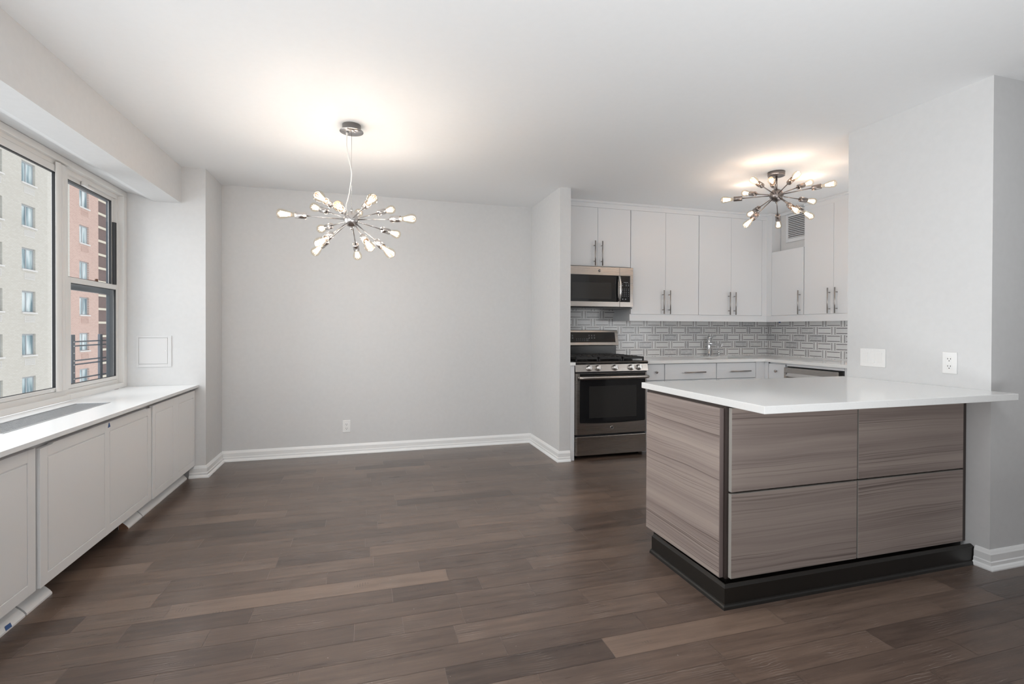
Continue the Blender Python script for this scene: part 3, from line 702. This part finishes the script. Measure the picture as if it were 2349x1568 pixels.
r = thing('base_cabinet', 'narrow white base cabinet with a round knob, left of the dishwasher', 'cabinet', (4.4, 4.21, 0), GB)
boxo('body', 'cab', r, XD+0.021, XK-0.010, 4.10, 4.322, 0.10, 0.882)
boxo('plinth', 'cab', r, XD+0.07, XK-0.010, 4.10, 4.322, 0, 0.0995)
d = boxo('door', 'cab', r, XD, XD+0.02, 4.103, 4.320, 0.105, 0.868, 0.0015)
knob(d, (XD, 4.212, 0.795), (-1, 0, 0))
r = thing('base_cabinet', 'white base cabinet end beyond the dishwasher, by the pier', 'cabinet', (4.4, 3.2, 0), GB)
boxo('body', 'cab', r, XD, XK-0.010, 2.60, 3.444, 0.10, 0.882); boxo('plinth', 'cab', r, XD+0.07, XK-0.010, 2.60, 3.444, 0, 0.0995)
dw = thing('dishwasher', 'stainless dishwasher under the kitchen worktop facing the island', 'dishwasher', (4.4, 3.78, 0))
boxo('tub', 'darkgrey', dw, XD+0.03, XK-0.010, 3.447, 4.098, 0.02, 0.848)
boxo('trim_strip', 'cab', dw, XD-0.004, XD+0.02, 3.446, 4.075, 0.857, 0.883)
mb = MB().box(XD-0.022, XD+0.028, 3.488, 4.096, 0.105, 0.745).box(XD-0.005, XD+0.028, 3.488, 4.096, 0.745, 0.772).box(XD-0.022, XD+0.028, 3.488, 4.096, 0.79, 0.843).box(XD-0.022, XD+0.028, 4.07, 4.096, 0.745, 0.79).box(XD-0.022, XD+0.028, 3.488, 3.51, 0.745, 0.79)
dd = mb.build('door', 'steel', dw, 0.002)
MB().prism([(XD-0.005, 0.79), (XD-0.022, 0.79), (XD-0.045, 0.765), (XD-0.045, 0.757), (XD-0.03, 0.757), (XD-0.005, 0.778)], 'y', 3.53, 4.055).build('handle', 'steelbright', dd, 0.002)
MB().cyl((XD-0.022, 4.055, 0.822), (XD-0.0235, 4.055, 0.822), 0.008, 14).build('badge', 'steelbright', dd)
boxo('toe_panel', 'darkgrey', dw, XD+0.05, XD+0.06, 3.45, 4.095, 0.0, 0.10)

# ---------------------------------------------------------------- letters for the round maker's badges
def letters(txt, size, loc, parent, mat, ry=0.0):
    c = D.curves.new('lettering', 'FONT'); c.body = txt; c.size = size; c.extrude = 0.0004; c.align_x = 'CENTER'; c.align_y = 'CENTER'; c.shear = 0.25
    o = D.objects.new('lettering', c); COL.objects.link(o)
    bpy.context.view_layer.update(); dg = bpy.context.evaluated_depsgraph_get()
    me = D.meshes.new_from_object(o.evaluated_get(dg)); D.objects.remove(o)
    me.transform(Matrix.Translation(Vector(loc)) @ Matrix.Rotation(math.radians(90), 4, 'X'))
    off = Vector((0,0,0)); q = parent
    while q is not None: off += q.location; q = q.parent
    me.transform(Matrix.Translation(-off)); me.materials.clear(); me.materials.append(M[mat])
    o = D.objects.new('lettering', me); COL.objects.link(o); o.parent = parent; return o
def badge_mesh(p, r):
    mb = MB().lathe([(r, 0), (r, 0.003), (r*0.93, 0.0045), (r*0.80, 0.0045), (r*0.80, 0.0035), (0.0, 0.0035)], p, (0, -1, 0), 28)
    mb.lathe([(r*0.80, 0.0036), (0.0, 0.0037)], p, (0, -1, 0), 28, mi=1)
    c = D.curves.new('monogram', 'FONT'); c.body = 'GE'; c.size = r*1.05; c.extrude = 0.0003; c.align_x = 'CENTER'; c.align_y = 'CENTER'; c.shear = 0.3
    o = D.objects.new('monogram', c); COL.objects.link(o); bpy.context.view_layer.update()
    me = D.meshes.new_from_object(o.evaluated_get(bpy.context.evaluated_depsgraph_get())); D.objects.remove(o)
    T = Matrix.Translation(Vector(p)+Vector((0, -0.0042, 0))) @ Matrix.Rotation(math.radians(90), 4, 'X')
    mb.add([T @ v.co for v in me.vertices], [list(pl.vertices) for pl in me.polygons], mi=0); D.meshes.remove(me)
    return mb

# ---------------------------------------------------------------- gas range
X0, X1, YF = 1.883, 2.640, 4.320
rg = thing('gas_range', 'slate steel gas range with five knobs between partition and base cabinets', 'stove', ((X0+X1)/2, 4.65, 0))
boxo('body', 'darkgrey', rg, X0+0.004, X1-0.004, YF+0.042, 4.985, 0.035, 0.888)
for x in (X0+0.05, X1-0.05):
    for y in (4.42, 4.92): MB().cyl((x, y, 0), (x, y, 0.036), 0.014).build('foot', 'black', rg)
dr = MB()
dr.prism([(X0, YF+0.04), (X0, YF+0.012), (X0+0.008, YF+0.003), (X0+0.02, YF), (X1-0.02, YF), (X1-0.008, YF+0.003), (X1, YF+0.012), (X1, YF+0.04)], 'z', 0.036, 0.212)
dr.build('storage_drawer', 'steel', rg, 0.002)
do = MB().prism([(X0, YF+0.04), (X0, YF+0.012), (X0+0.008, YF+0.003), (X0+0.02, YF), (X1-0.02, YF), (X1-0.008, YF+0.003), (X1, YF+0.012), (X1, YF+0.04)], 'z', 0.232, 0.806).build('oven_door', 'steel', rg, 0.002)
gx0, gx1 = X0+0.045, X1-0.022
pg = [(gx0, 0.804), (gx0, 0.352), (gx0+0.008, 0.342)]
for k in range(1, 12):
    q = k/12; pg.append((gx0+0.008+(gx1-gx0-0.016)*q, 0.342-0.010*math.sin(math.pi*q)))
pg += [(gx1-0.008, 0.342), (gx1, 0.352), (gx1, 0.804)]
gl = MB().prism(pg, 'y', YF-0.003, YF+0.004).build('door_glass', 'blackglass', do, 0.001)
boxo('oven_window', 'innerglass', do, gx0+0.095, gx1-0.095, YF-0.0036, YF-0.002, 0.385, 0.685)
MB().tube([(gx0-0.010, YF-0.01, 0.768), (gx0-0.006, YF-0.042, 0.768), (gx0+0.02, YF-0.052, 0.768), (2.26, YF-0.055, 0.768), (gx1-0.02, YF-0.052, 0.768), (gx1+0.006, YF-0.042, 0.768), (gx1+0.010, YF-0.01, 0.768)], 0.0155, 14).build('handle', 'steel', do)
badge_mesh((2.262, YF, 0.288), 0.017).build('badge', ['steelbright', 'darkgrey'], do)
# sloped knob panel
cp = MB().prism([(YF+0.045, 0.818), (YF-0.018, 0.822), (YF-0.002, 0.893), (YF+0.045, 0.893)], 'x', X0-0.004, X1+0.004).build('control_panel', 'steel', rg, 0.003)
nk = Vector((0, -0.071, 0.016)).normalized(); nk = Vector((0, -0.975, 0.22))
for fx in (0.178, 0.298, 0.532, 0.757, 0.868):
    p = Vector((X0+(X1-X0)*fx, YF-0.012, 0.857))
    mb = MB().lathe([(0.028, 0), (0.028, 0.004), (0.0245, 0.006), (0.0235, 0.024), (0.020, 0.030), (0.010, 0.034), (0.0, 0.035)], p, nk, 24)
    u = Vector((1, 0, 0)); upv = nk.cross(u)
    c = p+nk*0.036; vs = []
    for a in (-1, 1):
        for b in (-1, 1):
            for h in (-0.008, 0.006): vs.append(c+u*0.006*a+upv*0.020*b+nk*h)
    mb.add(vs, [(0,1,3,2),(4,6,7,5),(0,4,5,1),(2,3,7,6),(0,2,6,4),(1,5,7,3)]); mb.build('knob', 'knob', cp)
ct = MB().prism([(YF-0.012, 0.894), (YF-0.016, 0.905), (YF-0.008, 0.918), (YF+0.03, 0.920), (4.90, 0.920), (4.90, 0.889), (YF+0.03, 0.889)], 'x', X0-0.002, X1+0.002).build('cooktop', 'black', rg, 0.002)
for bxp, byp, rr in ((2.02, 4.47, 0.045), (2.02, 4.77, 0.038), (2.262, 4.62, 0.050), (2.50, 4.47, 0.052), (2.50, 4.77, 0.035)):
    MB().lathe([(rr*1.15, 0), (rr*1.1, 0.006), (rr*0.85, 0.008), (rr*0.85, 0.014), (rr, 0.015), (rr*0.95, 0.021), (0, 0.023)], (bxp, byp, 0.920), n=22).build('burner', ['iron'], ct)
for a, b in ((X0+0.018, 2.132), (2.138, 2.386), (2.392, X1-0.018)):
    mb = MB(); zz0, zz1 = 0.944, 0.958; yy0, yy1 = YF+0.03, 4.885
    for x in (a, b-0.012): mb.box(x, x+0.012, yy0, yy1, zz0-0.006, zz1)
    for y in (yy0, (yy0+yy1)/2-0.006, yy1-0.012): mb.box(a, b, y, y+0.014, zz0-0.008, zz1)
    for y in (yy0+0.065, yy0+0.20, yy1-0.21, yy1-0.075): mb.box(a+0.03, b-0.03, y, y+0.010, zz0+0.002, zz1+0.004)
    for k in range(1, 3):
        x = a+(b-a)*k/3; mb.box(x-0.005, x+0.005, yy0, yy1, zz0+0.002, zz1+0.003)
    for y in (yy0+0.13, yy1-0.14): mb.box(a, b, y, y+0.010, zz0+0.002, zz1+0.003)
    for x in (a, b-0.014):
        for y in (yy0, yy1-0.014): mb.box(x, x+0.014, y, y+0.014, 0.9205, zz0)
    mb.build('grate', 'iron', ct, 0.003)
# backguard
bg = MB().prism([(4.985, 0.89), (4.94, 0.89), (4.94, 1.045), (4.985, 1.05)], 'x', X0+0.006, X1-0.006).build('backguard_base', 'black', rg, 0.002)
yb0, yb1 = 4.895, 4.925
bk = MB().prism([(yb0, 1.052), (yb1+0.003, 1.208), (yb1+0.012, 1.213), (4.995, 1.213), (4.995, 1.052), (4.96, 1.046), (yb0+0.01, 1.046)], 'x', X0, X1+0.002).build('backguard', 'steel', rg, 0.003)
def slope(x0, x1, za, zb, lift, th):
    def yy(z): return yb0+(z-1.052)/(1.208-1.052)*(yb1+0.003-yb0)
    vs = []
    for x in (x0, x1):
        for z in (za, zb):
            for d in (0.0, th): vs.append((x, yy(z)-lift-d, z))
    return vs, [(0,1,3,2),(4,6,7,5),(0,4,5,1),(2,3,7,6),(0,2,6,4),(1,5,7,3)]
v_, f_ = slope(X0+0.03, X1-0.035, 1.082, 1.190, -0.001, 0.003)
MB().add(v_, f_).build('display_panel', 'blackglass', bk, 0.001)
mb = MB()
rr = random.Random(3)
for gx, zs, n_, dx in ((2.043, (1.158, 1.148, 1.126), 3, 0.032), (2.300, (1.158, 1.148, 1.126), 3, 0.030)):
    for zi, z in enumerate(zs):
        for i in range(n_):
            v_, f_ = slope(gx+i*dx-0.008, gx+i*dx+0.006, z, z+(0.0022 if zi < 2 else 0.006), 0.002, 0.0006); mb.add(v_, f_)
for z in (1.116, 1.099):
    for i in range(7):
        v_, f_ = slope(2.150+i*0.023, 2.155+i*0.023+(0.008 if i == 5 else 0), z, z+0.0045, 0.002, 0.0006); mb.add(v_, f_)
v_, f_ = slope(2.175, 2.265, 1.150, 1.172, 0.002, 0.0004)
mb.build('control_lettering', 'legend', bk)

# ---------------------------------------------------------------- microwave
MX0, MX1, MY, MZ0, MZ1 = 1.888, 2.643, 4.600, 1.450, 1.851
mw = thing('microwave', 'slate steel over-the-range microwave under the short upper cabinet', 'microwave', (2.265, 4.8, MZ0))
boxo('body', 'darkgrey', mw, MX0+0.004, MX1-0.004, MY+0.042, YK-0.01, MZ0-0.006, MZ1+0.004)
md = MB(); xs_ = 2.490
md.box(MX0, xs_, MY, MY+0.04, MZ0, MZ1)
dd = md.build('door', 'steel', mw, 0.002)
boxo('door_glass', 'blackglass', dd, MX0+0.012, xs_-0.016, MY-0.003, MY+0.002, 1.500, 1.768, 0.001)
boxo('door_window', 'innerglass', dd, 1.965, 2.395, MY-0.0036, MY-0.0015, 1.528, 1.690)
hp = []
for k in range(9):
    q = k/8; hp.append((2.474, MY-0.018-0.030*math.sin(math.pi*q), 1.506+0.257*q))
MB().tube(hp, 0.0125, 12).cyl((2.474, MY, 1.515), (2.474, MY-0.028, 1.515), 0.009).cyl((2.474, MY, 1.754), (2.474, MY-0.028, 1.754), 0.009).build('handle', 'steelbright', dd)
badge_mesh((2.262, MY, 1.810), 0.0165).build('badge', ['steelbright', 'darkgrey'], dd)
cpn = boxo('control_section', 'steel', mw, xs_+0.002, MX1, MY, MY+0.04, MZ0, MZ1, 0.002)
boxo('keypad', 'blackglass', cpn, xs_+0.006, 2.608, MY-0.003, MY+0.002, 1.500, 1.768, 0.001)
mb = MB()
mb.box(2.532, 2.584, MY-0.0037, MY-0.003, 1.699, 1.7025)
for zi, z in enumerate((1.683, 1.664, 1.634, 1.618, 1.598, 1.579, 1.559)):
    for xi, x in enumerate((2.520, 2.541, 2.562, 2.588)):
        w = 0.010 if (zi < 2 and xi != 1) else 0.006
        if zi < 2 and xi == 1: continue
        mb.box(x-w/2, x+w/2, MY-0.0037, MY-0.003, z, z+(0.003 if zi in (0, 2) else 0.006))
for x in (2.523, 2.556): mb.box(x-0.005, x+0.005, MY-0.0037, MY-0.003, 1.524, 1.534)
mb.build('control_lettering', 'legend', cpn)
boxo('vent_base', 'black', mw, MX0+0.004, MX1-0.004, MY+0.012, YK-0.012, MZ0-0.016, MZ0-0.0065)

# ---------------------------------------------------------------- island
isl = thing('island_cabinet', 'taupe wood-grain peninsula cabinet with black plinth against the pier wall', 'cabinet', (2.3, 2.2, 0))
boxo('carcass', 'darkwood', isl, 1.567, XP-0.003, 1.901, 2.56, 0.095, 0.880)
boxo('side_panel', 'grain', isl, 1.545, 1.566, 1.918, 2.532, 0.0975, 0.866, 0.001)
MB().box(1.5455, 1.5655, 1.9145, 1.9178, 0.0975, 0.866).build('side_panel_edge', pbsdf('edge_taupe', (0.21, 0.165, 0.155), 0.45), isl)
for xa, xb in ((1.580, 2.3155), (2.3245, 3.052)):
    for za, zb in ((0.103, 0.4835), (0.493, 0.871)):
        d = boxo('drawer_front', 'grain', isl, xa+0.0012, xb, 1.880, 1.8995, za, zb-0.0012, 0.0008)
        MB().box(xa, xa+0.0011, 1.8805, 1.8992, za, zb-0.0012).box(xa, xb, 1.8805, 1.8992, zb-0.0011, zb).build('edge_band', 'edgeband', d)
boxo('filler_strip', 'darkwood', isl, 3.054, XP-0.003, 1.884, 1.900, 0.103, 0.872)
KP = [(0, 0), (0.0, 0.097), (0.006, 0.097), (0.020, 0.088), (0.020, 0.0)]
kk = MB().mould([(1.535, 2.425), (1.535, 1.862), (XP-0.004, 1.862)][::-1], [(-d, h) for d, h in KP]).build('plinth', 'kick', isl, 0.0008)
SH = [(0.020, 0), (0.020, 0.019), (0.026, 0.0165), (0.031, 0.011), (0.034, 0.0)]
MB().mould([(1.535, 2.425), (1.535, 1.862), (XP-0.004, 1.862)][::-1], [(-d, h) for d, h in SH]).build('shoe_moulding', 'kick', kk)
boxo('plinth_core', 'kick', isl, 1.575, XP-0.004, 1.905, 2.50, 0.0, 0.094)

iw = MB().prism([(1.554, 1.661), (XP-0.002, 1.661), (XP-0.002, 2.604), (1.554, 2.604)], 'z', 0.881, 0.914)
tag(iw.build('peninsula_worktop', 'quartz', bevel=0.0025), 'glossy white quartz worktop overhanging the taupe peninsula cabinet', 'worktop')

# ---------------------------------------------------------------- bulb lights
def bulb_profile(L, R):
    # from socket mouth to tip (Edison teardrop)
    return [(0.013, -0.012), (0.013, 0.004), (0.015, 0.016), (0.019, L*0.30), (0.026, L*0.48), (R*0.97, L*0.66), (R, L*0.76), (R*0.93, L*0.86), (R*0.72, L*0.94), (R*0.40, L*0.985), (0.0, L)]
def fixture(root, hub, dirs, hub_r, arm_mat, sock_r, sock_l, bulb_l, bulb_r, watts, warm):
    hub = Vector(hub)
    for v in dirs:
        v = Vector(v); L = v.length; d = v.normalized()
        s0 = L-bulb_l-sock_l
        a = MB().cyl(hub+d*hub_r*0.9, hub+d*(s0+0.006), 0.0042, 10).build('arm', arm_mat, root)
        o = hub+d*s0
        MB().lathe([(0.006, 0), (sock_r*0.92, 0.001), (sock_r, 0.004), (sock_r, sock_l), (sock_r*0.86, sock_l), (sock_r*0.80, sock_l-0.012), (0.0, sock_l-0.012)], o, d, 22, cap=False).build('socket', arm_mat, a)
        b0 = o+d*sock_l
        b = MB().lathe(bulb_profile(bulb_l, bulb_r), b0, d, 24, cap=False).build('bulb', 'bulbglass', root)
        a1 = d.orthogonal().normalized(); a2 = d.cross(a1); f = MB()
        n = 8
        for k in range(n):
            w0 = 2*math.pi*k/n; w1 = w0+math.pi/n
            p0 = b0+d*bulb_l*0.24+(a1*math.cos(w0)+a2*math.sin(w0))*bulb_r*0.26
            p1 = b0+d*bulb_l*0.80+(a1*math.cos(w1)+a2*math.sin(w1))*bulb_r*0.52
            f.cyl(p0, p1, 0.0021, 6)
        f.build('filament', 'filament', b)
        l = D.lights.new('bulb_light', 'POINT'); l.energy = watts; l.color = warm; l.shadow_soft_size = 0.022
        lo = D.objects.new('bulb_light', l); COL.objects.link(lo); lo.parent = root; lo.location = b0+d*bulb_l*0.55-root.location

PC = Vector((-0.083, 3.391, 2.487))
ch = thing('pendant_chandelier', 'brushed nickel starburst bulb chandelier hanging on a cord over the dining area', 'chandelier', PC)
MB().lathe([(0.058, 0.0405), (0.058, 0.002), (0.0735, 0.001), (0.0735, -0.003), (0.0, -0.003)], (PC.x, PC.y, PC.z-0.001), (0, 0, 1), 40).build('canopy', 'nickel', ch)
for a, b in ((-0.022, 0.012), (0.022, -0.014)): MB().cyl((PC.x+a, PC.y+b, PC.z-0.004), (PC.x+a, PC.y+b, PC.z-0.012), 0.004).build('canopy_screw', 'chrome', ch)
HB = Vector((-0.0835, 3.395, 1.9224))
cpts = []
ctrl = [(-0.028, 2.485), (-0.030, 2.40), (-0.022, 2.33), (-0.004, 2.255), (0.001, 2.22), (-0.002, 2.17), (-0.012, 2.10), (-0.022, 2.05), (-0.032, 2.02), (-0.033, 1.995), (-0.024, 1.965)]
for i in range(len(ctrl)-1):
    for k in range(4):
        q = k/4; q = q; x = ctrl[i][0]*(1-q)+ctrl[i+1][0]*q; z = ctrl[i][1]*(1-q)+ctrl[i+1][1]*q; cpts.append((HB.x+x, HB.y-0.004, z))
cpts.append((HB.x+ctrl[-1][0], HB.y-0.004, ctrl[-1][1]))
MB().tube(cpts, 0.0033, 8).build('power_cord', 'cord', ch)
MB().cyl((HB.x-0.028, HB.y-0.004, 2.483), (HB.x-0.028, HB.y-0.004, 2.465), 0.0065, 10).build('strain_relief', 'cord', ch)
MB().cyl((HB.x, HB.y, 1.985), (HB.x, HB.y, 2.484), 0.0011, 6).build('suspension_wire', 'steelbright', ch)
MB().sphere(HB, 0.049, 32, 18).lathe([(0.0075, 0.047), (0.0075, 0.072), (0.004, 0.074)], HB, (0, 0, 1), 14).lathe([(0.006, 0.046), (0.009, 0.055), (0.006, 0.064), (0, 0.066)], HB, (0, 0, -1), 14).build('hub', 'nickel', ch)
D1 = [[-0.434, -0.067, -0.002], [0.39, -0.203, -0.01], [-0.176, -0.4, 0.047], [-0.266, 0.321, 0.141], [-0.064, -0.435, -0.012], [0.132, -0.417, 0.05], [0.28, 0.301, 0.157], [-0.224, 0.379, -0.003],
      [-0.178, -0.336, -0.222], [-0.258, 0.304, -0.186], [0.035, 0.394, -0.192], [0.117, -0.355, -0.233], [0.247, -0.26, -0.256], [0.32, 0.3, -0.027], [0.043, 0.415, 0.141]]
fixture(ch, HB, D1, 0.049, 'nickel', 0.0205, 0.068, 0.104, 0.031, 2.15, (1.0, 0.985, 0.965))

KC = Vector((3.2685, 3.382, 2.492))
kl = thing('sputnik_ceiling_light', 'dark nickel starburst bulb light fixed to the kitchen ceiling', 'ceiling light', KC)
MB().lathe([(0.066, 0.0345), (0.066, 0.003), (0.062, 0.0), (0.0, 0.0)], KC, (0, 0, 1), 36).build('canopy', 'darknickel', kl)
HK = Vector((3.27, 3.382, 2.335))
MB().cyl((HK.x, HK.y, 2.375), (HK.x, HK.y, 2.4915), 0.008, 14).build('stem', 'darknickel', kl)
MB().sphere(HK, 0.053, 32, 18).lathe([(0.006, 0.05), (0.009, 0.058), (0.006, 0.066), (0, 0.068)], HK, (0, 0, -1), 14).build('hub', 'darknickel', kl)
D2 = [[-0.334, 0.268, 0.0], [0.014, 0.406, 0.125], [-0.39, -0.159, 0.055], [-0.32, -0.279, 0.029], [-0.171, -0.385, 0.054], [0.396, 0.02, 0.152], [0.248, -0.344, 0.029], [0.424, 0.011, -0.019],
      [-0.129, -0.341, -0.219], [0.21, -0.169, -0.211], [0.273, 0.256, -0.201], [-0.322, -0.006, -0.278], [0.081, 0.411, -0.072]]
fixture(kl, HK, D2, 0.053, 'darknickel', 0.0205, 0.068, 0.104, 0.0285, 0.62, (1.0, 0.98, 0.955))

# ---------------------------------------------------------------- street buildings outside
XF = -20.7
def building_window(parent, x, ya, zb, w=1.36, h=1.36, vent=True, split=0.45, tagm='bldgframe'):
    d = 0.16
    f = MB(); ring(f, x-d, x-d+0.05, ya, ya+w, zb, zb+h, 0.05, 0.07, 0.05, 0.10)
    f.box(x-d, x-d+0.05, ya+w*split-0.05, ya+w*split+0.03, zb+0.05, zb+h-0.1)
    o = f.build('window', tagm, parent)
    boxo('pane', 'bldgglass', o, x-d+0.005, x-d+0.015, ya+0.04, ya+w-0.06, zb+0.04, zb+h-0.08)
    boxo('window_sill', 'concrete', parent, x-0.02, x+0.08, ya-0.04, ya+w+0.10, zb-0.09, zb)
    if vent:
        vmb = MB(); va, vb = ya+0.24, ya+1.26
        ring(vmb, x, x+0.02, va, vb, zb-0.64, zb-0.24, 0.025, 0.025, 0.025, 0.025)
        for k in range(7): vmb.box(x+0.002, x+0.012, va+0.025, vb-0.025, zb-0.61+k*0.05, zb-0.585+k*0.05)
        vmb.build('air_vent', 'concrete' if vent == 1 else 'redbrick', parent)
def facade(name, x, depth, y0, y1, z0, z1, openings, mat, parent):
    """wall with real window openings: columns share the same Y spans"""
    mb = MB(); ycols = sorted(set((a, b) for a, b, _, _ in openings)); zr = sorted(set((a, b) for _, _, a, b in openings))
    mb.box(x-depth, x-0.35, y0, y1, z0, z1)
    ys = [y0]+[q for c in ycols for q in c]+[y1]
    for i in range(0, len(ys), 2): mb.box(x-0.35, x, ys[i], ys[i+1], z0, z1)
    for a, b in ycols:
        zs = [z0]+[q for c in zr for q in c]+[z1]
        for i in range(0, len(zs), 2): mb.box(x-0.35, x, a, b, zs[i], zs[i+1])
    mb.build(name, mat, parent)
rows = [10.40-2.74*k for k in range(-2, 7)]
b1 = thing('apartment_building', 'beige brick apartment building across the street, seen through the left pane', 'building', (-25, 35, -14))
cols = (30.7, 33.0, 35.85, 38.98)
facade('wall', XF, 9, 26, 44.33, -14, 19, [(c, c+1.36, z, z+1.36) for c in cols for z in rows], 'beigebrick', b1)
for c in cols[2:]:
    for z in rows[1:]: building_window(b1, XF, c, z, vent=1)
b2 = thing('brick_building', 'red brick apartment building across the street, seen through the double-hung window', 'building', (-25, 46.3, -14))
cols = (45.62,)
facade('wall', XF, 9, 44.335, 48.44, -14, 19, [(c, c+1.36, z, z+1.36) for c in cols for z in rows], 'redbrick', b2)
for z in rows[1:]: building_window(b2, XF, cols[0], z, vent=2)
b3 = thing('banded_tower', 'dark brown brick tower with pale floor bands beyond the red building', 'building', (-31, 68, -16))
boxo('wall', 'brownbrick', b3, -34, -26, 60.3, 78, -16, 26)
mb = MB()
for k in range(-10, 18): mb.box(-26, -25.9, 60.3, 78, 1.72+1.385*k-0.11, 1.72+1.385*k+0.11)
mb.build('floor_bands', pbsdf('pale_bands', (0.72, 0.66, 0.55), 0.8), b3)
